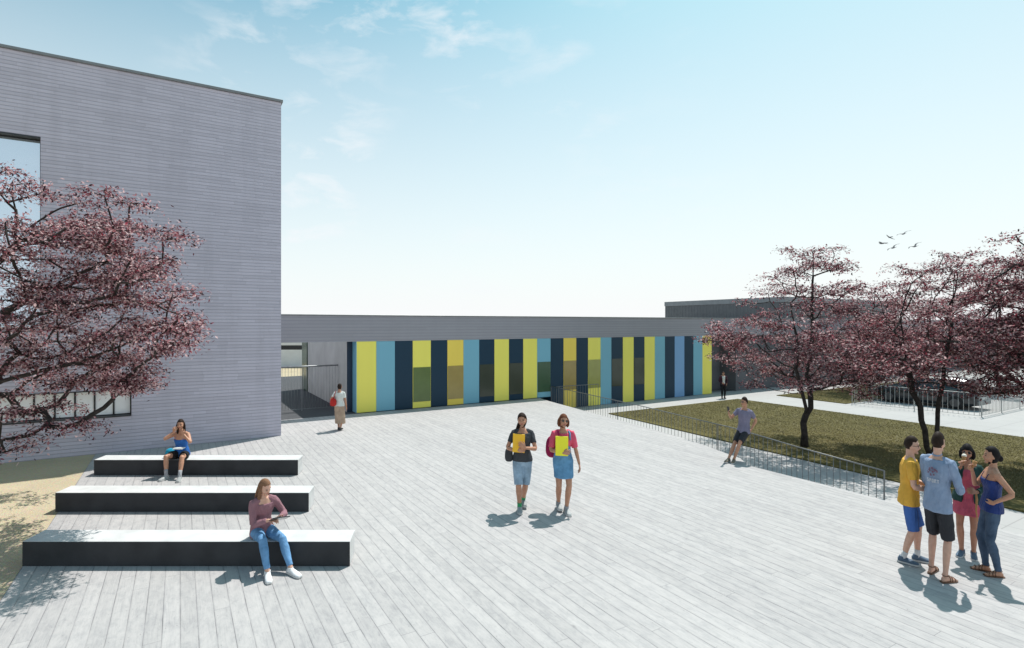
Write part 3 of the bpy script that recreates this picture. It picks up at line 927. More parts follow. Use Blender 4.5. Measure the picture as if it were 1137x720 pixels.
make_tree("red_leaf_tree", b1, "red leaved tree with one bent trunk, between the leaning man and the parking",
          [[(0,0,0),(.01,0,.40),(-.03,.0,.75),(.06,.02,1.0),(.21,.0,1.25),(.20,0,1.6),(.13,.05,2.1),(.16,.05,2.6),(.30,0,3.1),(.22,0,3.6),(.28,.05,4.3),(.26,0,5.2),(.3,0,6.0)],
           [(.05,0,.95),(.03,-.05,1.2),(-.05,-.08,1.45),(-.14,-.1,1.75),(-.22,-.1,2.1),(-.34,-.1,2.5),(-.30,-.15,3.1),(-.38,-.1,3.8),(-.5,-.1,4.6)],
           [(.12,0,2.2),(.7,.1,2.7),(1.3,.1,2.9),(2.0,.1,3.2)]],
          cut1(crown_tips(r1, 160, [(1.75,1.5),(2.3,2.6),(3.2,2.85),(4.0,2.1),(4.8,1.5),(5.6,1.1),(6.35,.6)], .15, 0, (.15,0)))
          + [Vector((-2.95,-.3,3.75)), Vector((-2.5,.4,3.9)), Vector((-2.3,0,3.3)), Vector((-1.9,-.2,4.6)), Vector((-1.5,0,2.0)), Vector((2.7,0,4.0)), Vector((2.9,0,3.2)), Vector((.9,0,6.35)), Vector((-.4,0,6.3))],
          .080, 175, 22, spray=(.56,.15), group="red leaved trees on the near lawn", r0=.088, w=(.28,.24,.25,.16,.07), clear=1.7)
b2 = survey(1034, 507, -.565); b2.z = -.57
r2 = random.Random(33)
def rb2(u, v, d=14.6): return rel(u, v, d, b2)
make_tree("red_leaf_tree", b2, "red leaved tree with two crooked trunks behind the group of four people",
          [[(0,0,0),rb2(1029,497),rb2(1027,478),rb2(1023,467),rb2(1022,452),rb2(1013,436),rb2(1011,420),rb2(1005,402),rb2(1003,380),rb2(1000,350)],
           [(0,0,0),rb2(1039,494),rb2(1041,470),rb2(1042,448),rb2(1047,425),rb2(1048,405),rb2(1052,385),rb2(1057,360),rb2(1058,330),rb2(1060,300)],
           [rb2(1048,405),rb2(1075,401,14.4),rb2(1100,396,14.2),rb2(1122,392,14.2)],
           [rb2(1005,402),rb2(990,395,14.8),rb2(976,398,15)],[rb2(1057,345),rb2(1075,325),rb2(1092,312)]],
          crown_tips(r2, 165, [(2.0,1.6),(2.6,2.5),(3.5,2.8),(4.3,2.1),(5.2,1.5),(5.9,.8)], .35, 0, (.4,0))
          + [rb2(960,345), rb2(952,365), rb2(958,390), rb2(975,330), rb2(985,355), rb2(1012,315), rb2(1120,330), rb2(1110,360), rb2(1030,300), rb2(1048,284), rb2(1072,285)],
          .080, 180, 34, spray=(.56,.15), group="red leaved trees on the near lawn", r0=.085, w=(.28,.24,.25,.16,.07), clear=2.0)
b3 = Vector((16.3, 12.9, -.57))
r3 = random.Random(44)
make_tree("red_leaf_tree", b3, "red leaved tree cut by the right edge of the photo, trunk out of view",
          [[(0,0,0),(-.1,0,.6),(.05,0,1.2),(-.1,0,1.7),(-.45,0,2.0),(-.75,.1,2.5),(-.7,.1,3.1),(-.5,0,3.8),(-.5,0,4.6),(-.3,0,5.6)],
           [(-.1,0,1.7),(.4,0,2.4),(.6,0,3.3),(.7,0,4.3)]],
          crown_tips(r3, 140, [(2.1,1.3),(2.8,2.0),(3.6,2.3),(4.5,2.0),(5.4,1.5),(6.4,.8)], -.1, 0, (.2,0))
          + [rel(1112,290,12.9,b3), rel(1100,312,12.9,b3), rel(1096,330,12.9,b3), rel(1128,262,12.9,b3), rel(1100,375,12.7,b3), rel(1085,395,13,b3), rel(1112,410,12.6,b3)],
          .080, 180, 45, spray=(.56,.15), group="red leaved trees on the near lawn", r0=.12, clear=1.8)
# --- trees farther off
def far_tree(u, d, H, label, seed, Rr=2.8):
    b = Vector(((u-U0)*d/F_PX, d, -.57)); r = random.Random(seed)
    k = H/6.6
    make_tree("red_leaf_tree", b, label,
        [[(0,0,0),(.06,0,.5),(-.05,.05,1.1),(.1,.05,1.8),(.0,0,2.6),(.15,0,3.6),(.1,0,H*.75)],
         [(-.05,.05,1.1),(-.35,.1,1.8),(-.5,0,2.7),(-.6,0,3.6)]],
        crown_tips(r, 100, [(1.75*k,.55*Rr),(2.4*k,.9*Rr),(3.4*k,Rr),(4.4*k,.8*Rr),(5.5*k,.5*Rr),(6.3*k,.2*Rr)], 0, 0),
        .12, 110, seed+1, spray=(.66,.16), group="red leaved trees on the far side of the parking", r0=.11, clear=1.5)
far_tree(967, 28.5, 6.3, "farther red leaved tree on the far lawn, in the gap behind the single trunk tree", 71)
far_tree(1030, 31.0, 6.6, "farther red leaved tree standing behind the dark car", 81, 3.1)
far_tree(1108, 29.0, 6.8, "farther red leaved tree at the right, beyond the parking fence", 91, 3.2)

# ================================================================== grass blades on the near lawn
def grass(name, s0, s1, t0, t1, n, h, seed, label=None):
    rs = np.random.RandomState(seed)
    s = rs.uniform(s0, s1, n); t = rs.uniform(t0, t1, n)
    x = BV.x*s + AV.x*t; y = BV.y*s + AV.y*t
    a = rs.uniform(0, 2*np.pi, n); w = rs.uniform(.006,.012, n); hh = h*rs.uniform(.5,1.3,n)
    lx = rs.normal(0,.02,n); ly = rs.normal(0,.02,n)
    v = np.zeros((n,3,3))
    v[:,0] = np.stack([x-np.cos(a)*w, y-np.sin(a)*w, np.full(n,-.567)],1)
    v[:,1] = np.stack([x+np.cos(a)*w, y+np.sin(a)*w, np.full(n,-.567)],1)
    v[:,2] = np.stack([x+lx, y+ly, -.567+hh],1)
    me = bpy.data.meshes.new(name)
    me.vertices.add(3*n); me.vertices.foreach_set("co", v.reshape(-1))
    me.loops.add(3*n); me.loops.foreach_set("vertex_index", np.arange(3*n, dtype=np.int32))
    me.polygons.add(n); me.polygons.foreach_set("loop_start", np.arange(0,3*n,3,dtype=np.int32))
    me.materials.append(m_blade); me.materials.append(m_blade2)
    me.polygons.foreach_set("material_index", (rs.random_sample(n) < .35).astype(np.int32))
    me.update(calc_edges=True)
    o = bpy.data.objects.new(name, me); COL.objects.link(o)
    return tag(o, label, "grass", kind='stuff')
m_blade = simple("grass_blade", (.175,.148,.060), .7, var=0.25, scale=1.2)
m_blade2 = simple("grass_blade_dry", (.215,.18,.085), .7, var=0.2, scale=1.2)
grass("grass", 16.8, 25.98, 3.0, 16.1, 130000, .022, 3, "short olive grass of the near lawn")
grass("grass", 29.28, 42, 12.8, 15.95, 36000, .024, 4, "short grass of the far lawn beyond the white path")

# ================================================================== gulls
def bird(u, v, d, span, yaw, roll, lift, label):
    p = Vector(((u-U0)*d/F_PX, d, CAM_Z + (V0-v)*d/F_PX))
    o = empty("bird", p, label, "bird", "birds flying above the trees")
    Rm = Matrix.Rotation(yaw, 3, 'Z') @ Matrix.Rotation(roll, 3, 'Y')
    b = MB()
    tube(b, [Rm@Vector((0,y,z)) for y, z in ((.24,.02),(.17,.02),(.05,.0),(-.1,0),(-.22,0),(-.34,.0))], [.012,.036,.06,.055,.03,.012], 8)
    b.add([Rm@Vector(q) for q in ((-.02,-.22,0),(.02,-.22,0),(.07,-.40,0),(-.07,-.40,0),(-.02,-.22,.012),(.02,-.22,.012),(.06,-.40,.008),(-.06,-.40,.008))],
          [(0,1,2,3),(7,6,5,4),(0,4,5,1),(1,5,6,2),(2,6,7,3),(3,7,4,0)])
    b.build("body", m_birdm, o)
    for s in (-1, 1):
        w = MB(); h = span/2
        st = [(0.03,.10,-.10,0),(.4,.13,-.06,lift*.9),(.68,.06,-.08,lift*1.0),(1.0,-.10,-.13,lift*.55)]
        vs = []
        for f, ya, yb, z in st:
            vs += [Rm@Vector((s*h*f, ya, z*h+.012)), Rm@Vector((s*h*f, yb, z*h)), ]
        vs2 = [q - Rm@Vector((0,0,.012)) for q in vs]
        k = len(vs); fs = []
        for i in range(len(st)-1):
            fs += [(2*i,2*i+2,2*i+3,2*i+1), (k+2*i,k+2*i+1,k+2*i+3,k+2*i+2), (2*i,k+2*i,k+2*i+2,2*i+2), (2*i+1,2*i+3,k+2*i+3,k+2*i+1)]
        fs += [(k-2,2*k-2,2*k-1,k-1)]
        w.add(vs+vs2, fs); w.build("wing", m_birdm, o)
m_birdm = simple("grey_feathers", (.16,.16,.17), .8, var=0.1)
bird(979.6, 270.5, 42, 1.05, .3, .12, .12, "leftmost of the five birds, wings nearly level")
bird(988.0, 263.8, 46, .80, -.25, .62, .04, "small highest left bird banking steeply")
bird(991.5, 275.5, 41, 1.0, -.2, -.55, .22, "lowest bird of the five, wings tilted up to the right")
bird(1003.0, 260.0, 42, 1.05, -.3, -.35, .22, "topmost bird on the right, one wing raised")
bird(1015.5, 274.0, 42, 1.05, -.2, -.5, .30, "rightmost bird, wings in a deep v tilted up to the right")

# ================================================================== the dark car
m_paint = Mat("dark_metallic_paint", (.020,.022,.027), .28, .5, .6); m_paint.b.inputs["Coat Weight"].default_value = .7
m_paint = m_paint.m
m_carglass = Mat("car_glass", (.02,.025,.03), .06, 0, .8).m
m_tyre = simple("tyre_rubber", (.018,.018,.018), .9, var=0.1)
m_rim = simple("alloy_rim", (.10,.10,.105), .45, .6, var=0.03)
m_lamp = Mat("lamp_glass_pale", (.55,.57,.6), .1, .2, .8).m
m_redlamp = Mat("lamp_glass_red", (.25,.01,.012), .15, 0, .8).m
m_plate = simple("number_plate", (.6,.6,.58), .5, var=.01)
def car(loc, dirv, L=3.9, W=1.70, Hh=1.42):
    o = empty("parked_car", loc, "dark grey hatchback parked behind the pale bar fence under the trees", "car")
    fy = Vector(dirv).normalized(); fx = Vector((fy.y, -fy.x, 0)); up = Vector((0,0,1))
    def P(x, y, z): return fx*x + fy*y + up*z
    # body sections along its length: y, half width bottom, belt z, belt half width
    secs = [(-1.95,.30,.62,.60),(-1.90,.24,.80,.74),(-1.70,.20,.90,.80),(-1.2,.18,.94,.83),(-.4,.17,.93,.845),(.5,.17,.92,.845),(1.0,.17,.90,.83),(1.45,.19,.82,.80),(1.80,.22,.70,.72),(1.93,.28,.56,.62)]
    b = MB(); n = 14; vs = []; fs = []
    for y, zb_, zt_, hw in secs:
        ring = [(-hw*.93,zb_),(-hw,zb_+.12),(-hw*1.01,(zb_+zt_)/2),(-hw*.99,zt_-.1),(-hw*.93,zt_-.02),(-hw*.6,zt_+.015),(0,zt_+.03)]
        ring = ring + [(-x, z) for x, z in reversed(ring[:-1])] + [(hw*.5,zb_-.01)]
        vs += [P(x, y, z) for x, z in ring]
    n = 14
    for i in range(len(secs)-1):
        for k in range(n): fs.append((i*n+k, i*n+(k+1)%n, (i+1)*n+(k+1)%n, (i+1)*n+k))
    fs += [tuple(range(n-1,-1,-1)), tuple((len(secs)-1)*n+k for k in range(n))]
    b.add(vs, fs, 0, True)
    bo = b.build("body", m_paint, o)
    c = MB(); vs = []; fs = []
    cs = [(-1.86,.90,.66),(-1.72,1.15,.62),(-1.50,1.36,.58),(-1.0,1.42,.58),(-.2,1.42,.59),(.35,1.34,.59),(.75,1.12,.63),(1.15,.88,.70)]
    for y, z, hw in cs:
        zb_ = .88
        vs += [P(-.78 if z > .95 else -hw, y, zb_), P(-hw-.02, y, max(zb_+.005, z-.07)), P(-hw*.8, y, z), P(hw*.8, y, z), P(hw+.02, y, max(zb_+.005, z-.07)), P(.78 if z > .95 else hw, y, zb_)]
    for i in range(len(cs)-1):
        for k in range(6): fs.append((i*6+k, i*6+(k+1)%6, (i+1)*6+(k+1)%6, (i+1)*6+k))
    fs += [(5,4,3,2,1,0), tuple((len(cs)-1)*6+k for k in range(6))]
    mi = []
    c.add(vs, fs, 0, False)
    co = c.build("cabin", [m_carglass, m_paint], o)
    for i, p in enumerate(co.data.polygons):
        k, r = i % 6, i // 6
        p.material_index = 1 if (k in (1,2,3,5) and 1 < r < 5) or k == 5 else 0
    for y in (-.55, .42):
        for s in (-1, 1):
            pb = MB(); tube(pb, [P(s*.80,y,.90), P(s*.635,y,1.33)], .022, 6); pb.build("pillar", m_paint, o)
    for sx in (-1, 1):
        for y in (-1.22, 1.22):
            w = MB(); tube(w, [P(sx*.66,y,.30), P(sx*.68,y,.30), P(sx*.84,y,.30), P(sx*.86,y,.30)], [.27,.305,.305,.27], 24)
            wo = w.build("wheel", m_tyre, o)
            r_ = MB(); tube(r_, [P(sx*.855,y,.30), P(sx*.868,y,.30)], [.19,.17], 16, smooth=False)
            for k in range(5):
                a = k*2*math.pi/5
                box(r_, P(sx*.872, y+math.sin(a)*.1, .30+math.cos(a)*.1), fx*.004, (fy*math.cos(a)-up*math.sin(a))*.02, (fy*math.sin(a)+up*math.cos(a))*.09)
            r_.build("rim", m_rim, wo)
        l = MB(); box(l, P(sx*.60,-1.83,.78), fx*.13, fy*.035, up*.085, bev=.02); l.build("tail_lamp", m_redlamp, o)
        l = MB(); box(l, P(sx*.55,1.84,.62), fx*.15, fy*.05, up*.07, bev=.02); l.build("headlight", m_lamp, o)
        m_ = MB(); box(m_, P(sx*.92,.62,.96), fx*.09, fy*.05, up*.06, bev=.02); m_.build("mirror", m_paint, o)
        d = MB(); box(d, P(sx*.858,-.10,.80), fx*.008, fy*.07, up*.012); d.build("door_handle", m_rim, o)
    pl = MB(); box(pl, P(0,-1.955,.55), fx*.25, fy*.008, up*.055); pl.build("number_plate", m_plate, o)
    bp = MB(); box(bp, P(0,-1.90,.36), fx*.70, fy*.10, up*.11, bev=.04); bp.build("rear_bumper", simple("bumper_grey", (.16,.165,.17), .5, var=.04), o)
    return o
cpos = G(32.75, 10.85, -.60)
car(cpos, AV)
# ================================================================== people
def remeshed(name, mb, voxel, mats, parent, smooth=3, post=None):
    me = bpy.data.meshes.new("tmp"); me.from_pydata(mb.v, [], mb.f); me.update()
    ob = bpy.data.objects.new("tmp", me); COL.objects.link(ob)
    m = ob.modifiers.new("r", 'REMESH'); m.mode = 'VOXEL'; m.voxel_size = voxel; m.adaptivity = 0
    if smooth:
        s = ob.modifiers.new("s", 'SMOOTH'); s.factor = .5; s.iterations = smooth
    dg = bpy.context.evaluated_depsgraph_get()
    dg.update()
    out = bpy.data.meshes.new_from_object(ob.evaluated_get(dg))
    bpy.data.objects.remove(ob); bpy.data.meshes.remove(me)
    n = len(out.vertices)
    co = np.zeros(n*3); out.vertices.foreach_get("co", co); co = co.reshape(-1, 3)
    out.materials.clear()
    for mm in (mats if isinstance(mats, (list, tuple)) else [mats]): out.materials.append(mm)
    if post is not None:
        pc = np.zeros(len(out.polygons)*3); out.polygons.foreach_get("center", pc)
        mi = post[0](pc.reshape(-1, 3)); out.polygons.foreach_set("material_index", mi.astype(np.int32))
    if parent.get("_w") is not None:
        ax = np.array(parent["_w"][:3]); k = parent["_w"][3]
        d = co @ ax
        co = co - np.outer(d, ax)*(1-k)
    mn = (mats[0] if isinstance(mats, (list, tuple)) else mats).name
    amp = next((a_ for p_, a_ in (("tshirt",.0055),("sweater",.006),("shirt",.007),("cloth",.0045),("top",.0045),("dress",.005),("skirt",.006),("denim",.0045),("shorts",.005),("jacket",.005),("bag",.004),("backpack",.006)) if mn.startswith(p_)), 0)
    if amp:
        nn = np.zeros(n*3); out.vertices.foreach_get("normal", nn); nn = nn.reshape(-1, 3)
        x_, y_, z_ = co[:,0], co[:,1], co[:,2]; q = (hash(mn) % 7) if False else len(mn)
        f1 = np.sin(z_*34 + 2.6*np.sin(x_*15+q) + 2.2*np.sin(y_*17-q))
        f2 = np.sin((x_+y_)*40 + z_*19 + 1.8*np.sin(z_*11+q))
        f3 = np.sin((x_-y_)*55 - z_*47 + 2*np.sin(z_*23))
        w_ = .5+.5*np.sin(z_*9+x_*7+q)
        f1 = np.sign(f1)*np.abs(f1)**.8
        co = co + nn*((f1*.50*w_ + f2*.40*(1-w_) + f3*.18)*amp)[:,None]
    out.vertices.foreach_set("co", co.reshape(-1))
    out.polygons.foreach_set("use_smooth", np.ones(len(out.polygons), dtype=bool))
    out.update()
    o = bpy.data.objects.new(name, out); COL.objects.link(o); o.parent = parent
    return o

def two_bone(a, c, l1, l2, pole):
    d = c - a; L = min(d.length, (l1+l2)*.998)
    u = d.normalized(); c2 = a + u*L
    x = (l1*l1 - l2*l2 + L*L)/(2*L)
    h = math.sqrt(max(0, l1*l1 - x*x))
    p = (pole - u*pole.dot(u))
    p = p.normalized() if p.length > 1e-5 else Vector((0,1,0))
    return a + u*x + p*h, c2

V = Vector
class Person:
    """local axes: x to the person's right, y forward, z up; head turn and lean given in degrees"""
    def __init__(s, label, loc, face, H, female=True, group=None, slim=1.0, voxel=.0065,
                 hipz=.90, pelvis=(0,0), lean=(0,0), yaw_sh=0, twist_hip=0, head=(0,0,0),
                 rw=(.25,.02,.80), lw=(-.25,.02,.80), rpole=(.3,-1,-.2), lpole=(-.3,-1,-.2),
                 ra=(.09,.0,.07), la=(-.09,.0,.07), rknee=(.15,1,0), lknee=(-.15,1,0), rfoot=8, lfoot=-8,
                 rhand=None, lhand=None, rcurl=.35, lcurl=.35, heavy=1.0, bend=0.0,
                 skin_m=None, lips=None):
        s.k = H/1.70; s.fem = female; s.vox = voxel; s.heavy = heavy
        s.root = empty("person", loc, label, "person", group)
        f = V((math.sin(math.radians(face)), math.cos(math.radians(face)), 0)); r = V((f.y, -f.x, 0))
        s.M = Matrix((r, f, V((0,0,1)))).transposed()
        lw_, rw_ = lw, rw
        view = V((loc[0], loc[1], 0)).normalized(); perp = V((view.y, -view.x, 0))
        s.root["_w"] = [perp.x, perp.y, perp.z, slim]
        s.perp, s.slim = perp, slim
        k = s.k
        s.P = V((pelvis[0], pelvis[1], hipz))*k
        ly, lx = math.radians(lean[0]), math.radians(lean[1])        # forward lean, sideways lean
        ax = V((math.sin(lx), math.sin(ly), math.cos(lx)*math.cos(ly))).normalized()
        s.ax = ax
        th = math.radians(twist_hip); ts = math.radians(yaw_sh)
        s.hx = V((math.cos(th), -math.sin(th), 0)); s.sx = V((math.cos(ts), -math.sin(ts), 0))
        s.hx = (s.hx - ax*s.hx.dot(ax)*.5).normalized(); s.sx = (s.sx - ax*s.sx.dot(ax)*.5).normalized()
        s.N = s.P + ax*.54*k
        s.bend = bend
        s.prof = ([(-.10,.088,.085),(-.05,.158,.108),(.02,.170,.116),(.10,.148,.102),(.19,.124,.090),(.26,.130,.096),(.34,.148,.118),(.40,.152,.112),(.47,.162,.088),(.51,.115,.066),(.545,.056,.054)]
                  if female else
                  [(-.10,.085,.085),(-.05,.152,.108),(.02,.162,.112),(.10,.152,.105),(.19,.146,.100),(.27,.158,.108),(.36,.178,.118),(.42,.182,.115),(.48,.188,.092),(.52,.125,.070),(.55,.063,.060)])
        s.sr = .158 if female else .186
        # limbs
        for side, w, pole, a, kn in (('r', rw_, rpole, ra, rknee), ('l', lw_, lpole, la, lknee)):
            sg = 1 if side == 'r' else -1
            sh = s.P + ax*.465*k + s.sx*sg*s.sr*k
            el, wr = two_bone(sh, V(w)*k, .285*k, .25*k, V(pole))
            hp = s.P + s.hx*sg*.085*k + V((0,0,-.01))*k
            knp, an = two_bone(hp, V(a)*k, .425*k, .415*k, V(kn))
            setattr(s, side+'arm', (sh, el, wr)); setattr(s, side+'leg', (hp, knp, an))
        s.foot = {'r': rfoot, 'l': lfoot}
        s.hand = {'r': (rhand, rcurl), 'l': (lhand, lcurl)}
        yw, pt, rl = [math.radians(x) for x in head]
        s.HR = Matrix.Rotation(-yw, 3, 'Z') @ Matrix.Rotation(-pt, 3, 'X') @ Matrix.Rotation(rl, 3, 'Y')
        s.HC = s.N + (ax*.35 + V((0,0,1))*.65).normalized()*.155*k + s.HR @ V((0,.022,0))*k
        s.skin = skin_m or m_skin
        s.body()
    def w(s, p): return s.M @ V(p)
    def world(s, p):
        q = s.w(p); q = q - s.perp*q.dot(s.perp)*(1-s.slim)
        return q + s.root.location
    def hl(s, p): return s.w(s.HC + s.HR @ (V(p)*s.k))      # head-local to root space
    def T(s, mb):
        mb.v = [tuple(s.M @ V(p)) for p in mb.v]; return mb
    def spine(s, t):
        b = s.bend*math.sin(math.pi*min(1, max(0, t/.54)))
        return s.P + s.ax*t*s.k + V((0, -b, 0))*s.k
    def tors(s, mb, t0, t1, extra, prof=None, flare=0.0, n=24, hem=False):
        k = s.k; ts = [t0] + [p[0] for p in s.prof if t0+.008 < p[0] < t1-.008] + [t1]
        rr = []
        for t in ts:
            rx = np.interp(t, [p[0] for p in s.prof], [p[1] for p in s.prof])*s.heavy**(1 if t < .42 else .3)
            ry = np.interp(t, [p[0] for p in s.prof], [p[2] for p in s.prof])*s.heavy**(1.2 if t < .42 else .3)
            if hem and t < .02: rx = max(rx, s.prof[2][1]*s.heavy); ry = max(ry, s.prof[2][2]*s.heavy)
            f = max(0, min(1, (t+.1)/.6))
            x = (s.hx*(1-f) + s.sx*f).normalized()
            y = s.ax.cross(x); y = y if y.y > 0 or abs(y.y) < .3 else -y
            e = extra + flare*max(0, (.2-t))
            c = s.spine(t) + y*(.012*k if s.fem and .28 < t < .42 else 0)
            rr.append((c, x, y, (rx+e)*k, (ry+e)*k))
        rings(mb, rr, n)
    def legtube(s, mb, side, frac, extra, n=14, taper=0.0):
        k = s.k; hp, kn, an = getattr(s, side+'leg'); h = s.heavy
        st = [(0,.088*h),(.25,.082*h),(.6,.066*h),(.92,.053),(1.0,.052),(1.12,.053),(1.30,.056),(1.55,.047),(1.85,.036),(2.0,.035)]
        pts, rs = [], []
        for f, r in st:
            if f > frac + 1e-6: break
            c = hp.lerp(kn, f) if f <= 1 else kn.lerp(an, f-1)
            if 1.1 < f < 1.6:   # calf belly
                d = (an-kn).normalized(); bk = V((0,-1,0)); bk = (bk - d*bk.dot(d)); c = c + bk.normalized()*.008*k
            pts.append(c); rs.append((r+(extra if extra < .015 else .010+(extra-.010)*min(1, f/.6))+taper*f)*k)
        if st[-1][0] > frac and frac not in [x[0] for x in st]:
            f = frac; c = hp.lerp(kn, f) if f <= 1 else kn.lerp(an, f-1)
            r = np.interp(f, [x[0] for x in st], [x[1] for x in st]); pts.append(c); rs.append((r+extra+taper*f)*k)
        pts = [pts[0] + V((0,0,.03))*k] + pts; rs = [rs[0]*.9] + rs
        tube(mb, pts, rs, n)
    def armtube(s, mb, side, frac, extra, n=12, start=0.0):
        k = s.k; sh, el, wr = getattr(s, side+'arm'); m = 1.0 if s.fem else 1.14
        st = [(0,.050*m),(.12,.048*m),(.5,.041*m),(.95,.035*m),(1.05,.036*m),(1.25,.037*m),(1.7,.028*m),(2.0,.0235*m)]
        pts, rs = [], []
        for f, r in st:
            if f > frac + 1e-6: break
            pts.append(sh.lerp(el, f) if f <= 1 else el.lerp(wr, f-1)); rs.append((r+extra)*k)
        if frac < 2 and frac not in [x[0] for x in st]:
            f = frac; r = np.interp(f, [x[0] for x in st], [x[1] for x in st])
            pts.append(sh.lerp(el, f) if f <= 1 else el.lerp(wr, f-1)); rs.append((r+extra)*k)
        inn = sh - (s.sx*(1 if side == 'r' else -1)*.04 + V((0,0,-.004)))*k
        tube(mb, [inn] + pts, [rs[0]*.82] + rs, n)
    def handmesh(s, mb, side):
        k = s.k*(1.0 if s.fem else 1.08); sh, el, wr = getattr(s, side+'arm')
        spec, curl = s.hand[side]; sg = 1 if side == 'r' else -1
        fd = (wr-el).normalized()
        if spec: d = V(spec[0]).normalized(); nrm = V(spec[1])
        else: d = (fd + V((0,0,-.25))).normalized(); nrm = V((-sg,0,0))
        nrm = (nrm - d*nrm.dot(d)).normalized(); lat = d.cross(nrm)
        # thumb on the forward / upper side
        ts = 1 if (lat.dot(V((0,1,.4))) > 0) else -1
        lat = lat*ts
        rings(mb, [(wr - d*.01*k, lat, nrm, .021*k, .017*k), (wr+d*.02*k, lat, nrm, .027*k, .016*k), (wr+d*.055*k, lat, nrm, .038*k, .014*k), (wr+d*.085*k, lat, nrm, .037*k, .012*k), (wr+d*.096*k, lat, nrm, .028*k, .008*k)], 12)
        for i, (o, L) in enumerate(((.031,.072),(.0105,.080),(-.0105,.075),(-.031,.058))):
            b = wr + d*(.084 - abs(o)*.15)*k + lat*o*k*1.08
            dd = (d + lat*o*2.2).normalized(); pts = [b - dd*.014*k, b]; p = b; ang = curl*(.75 + .12*i)
            for fr_ in (.45,.31,.24):
                c_, s_ = math.cos(ang), math.sin(ang)
                dd = (dd*c_ + nrm*s_).normalized(); p = p + dd*L*fr_*k; pts.append(p)
                ang = curl*.9
            tube(mb, pts, [.0095*k,.0095*k,.0088*k,.008*k,.0068*k], 8, rnd=True)
        b = wr + d*.028*k + lat*.022*k
        p1 = b + (lat*.75+d*.65+nrm*.25).normalized()*.036*k; p2 = p1 + (lat*.35+d*.85+nrm*(.3+curl*.4)).normalized()*.030*k
        p3 = p2 + (lat*.05+d*.9+nrm*(.3+curl*.7)).normalized()*.022*k
        tube(mb, [b - lat*.01*k, b, p1, p2, p3], [.013*k,.0135*k,.011*k,.0098*k,.0078*k], 8, rnd=True)
    def headfn(s, sc=(1,1,1), push=0.0):
        def fn(x, y, z):
            X = .074*x; Y = .094*y; Z = .118*z
            if z < 0:
                X *= 1 - .30*(-z)**1.6
                if y < 0: Y *= 1 - .42*(-z)
                else: Y *= 1 - .04*(-z)
            if y > .3: X *= 1 - .04*(y-.3); Y *= .97
            return s.hlm(V((X*sc[0], Y*sc[1], Z*sc[2])))
        return fn
    def hlm(s, p): return s.HC + s.HR @ (V(p)*s.k)
    def body(s):
        k = s.k; mb = MB()
        s.tors(mb, -.10, .54, 0)
        nb = s.N - s.ax*.02*k; hb = s.hlm((0,-.022,-.06))
        rn = .052 if s.fem else .060
        tube(mb, [nb - s.ax*.03*k, nb, nb.lerp(hb,.5), hb, s.hlm((0,-.015,-.02))], [rn*1.25*k, rn*1.08*k, rn*.95*k, rn*.92*k, rn*.9*k], 14)
        # shoulder slope
        for sd in ('r','l'):
            sh = getattr(s, sd+'arm')[0]
            tube(mb, [nb + s.ax*.005*k, nb.lerp(sh,.55)+V((0,0,.004))*k, sh], [.040*k,.046*k,.047*k], 10, rnd=True)
        ball(mb, s.headfn(), 28, 20)
        # face relief
        tube(mb, [s.hlm((0,.080,.020)), s.hlm((0,.091,.0)), s.hlm((0,.106,-.020)), s.hlm((0,.098,-.030))], [.006*k,.008*k,.0125*k,.010*k], 8, rnd=True)
        tube(mb, [s.hlm((-.022,.080,-.052)), s.hlm((0,.086,-.051)), s.hlm((.022,.080,-.052))], [.006*k,.009*k,.006*k], 8, rnd=True)
        tube(mb, [s.hlm((-.012,.072,-.088)), s.hlm((.012,.072,-.088))], [.018*k,.018*k], 8, rnd=True)
        tube(mb, [s.hlm((-.045,.072,.030)), s.hlm((0,.084,.030)), s.hlm((.045,.072,.030))], [.008*k,.009*k,.008*k], 8, rnd=True)
        for sg in (-1, 1):
            tube(mb, [s.hlm((sg*.038,.060,-.022)), s.hlm((sg*.046,.045,-.030))], [.024*k,.022*k], 8, rnd=True)
            ball(mb, lambda x,y,z,sg=sg: s.hlm((sg*.074+x*.011, -.006+y*.019+.004*z, -.006+z*.031)), 10, 8)
        for sd in ('r','l'):
            s.armtube(mb, sd, 2, 0); s.handmesh(mb, sd); s.legtube(mb, sd, 2, 0)
            hp, kn, an = getattr(s, sd+'leg'); a = math.radians(s.foot[sd])
            fd = V((math.sin(a), math.cos(a), 0)); lt = V((fd.y, -fd.x, 0))
            z = an.z; fz = max(.0, z - .07*k)
            c = V((an.x, an.y, fz))
            rings(mb, [(c - fd*.055*k + V((0,0,.030))*k, lt, V((0,0,1)), .022*k, .024*k), (c - fd*.03*k + V((0,0,.036))*k, lt, V((0,0,1)), .032*k, .034*k),
                       (c + fd*.02*k + V((0,0,.042))*k, lt, V((0,0,1)), .034*k, .040*k), (c + fd*.08*k + V((0,0,.030))*k, lt, V((0,0,1)), .038*k, .027*k),
                       (c + fd*.14*k + V((0,0,.019))*k, lt, V((0,0,1)), .042*k, .017*k), (c + fd*.18*k + V((0,0,.014))*k, lt, V((0,0,1)), .032*k, .011*k)], 14)
            tube(mb, [an, V((an.x, an.y, fz+.05*k))], [.036*k,.036*k], 10)
        s.T(mb)
        HCw = s.w(s.HC); Rw = np.array(s.M @ s.HR)
        hc = np.array(HCw)
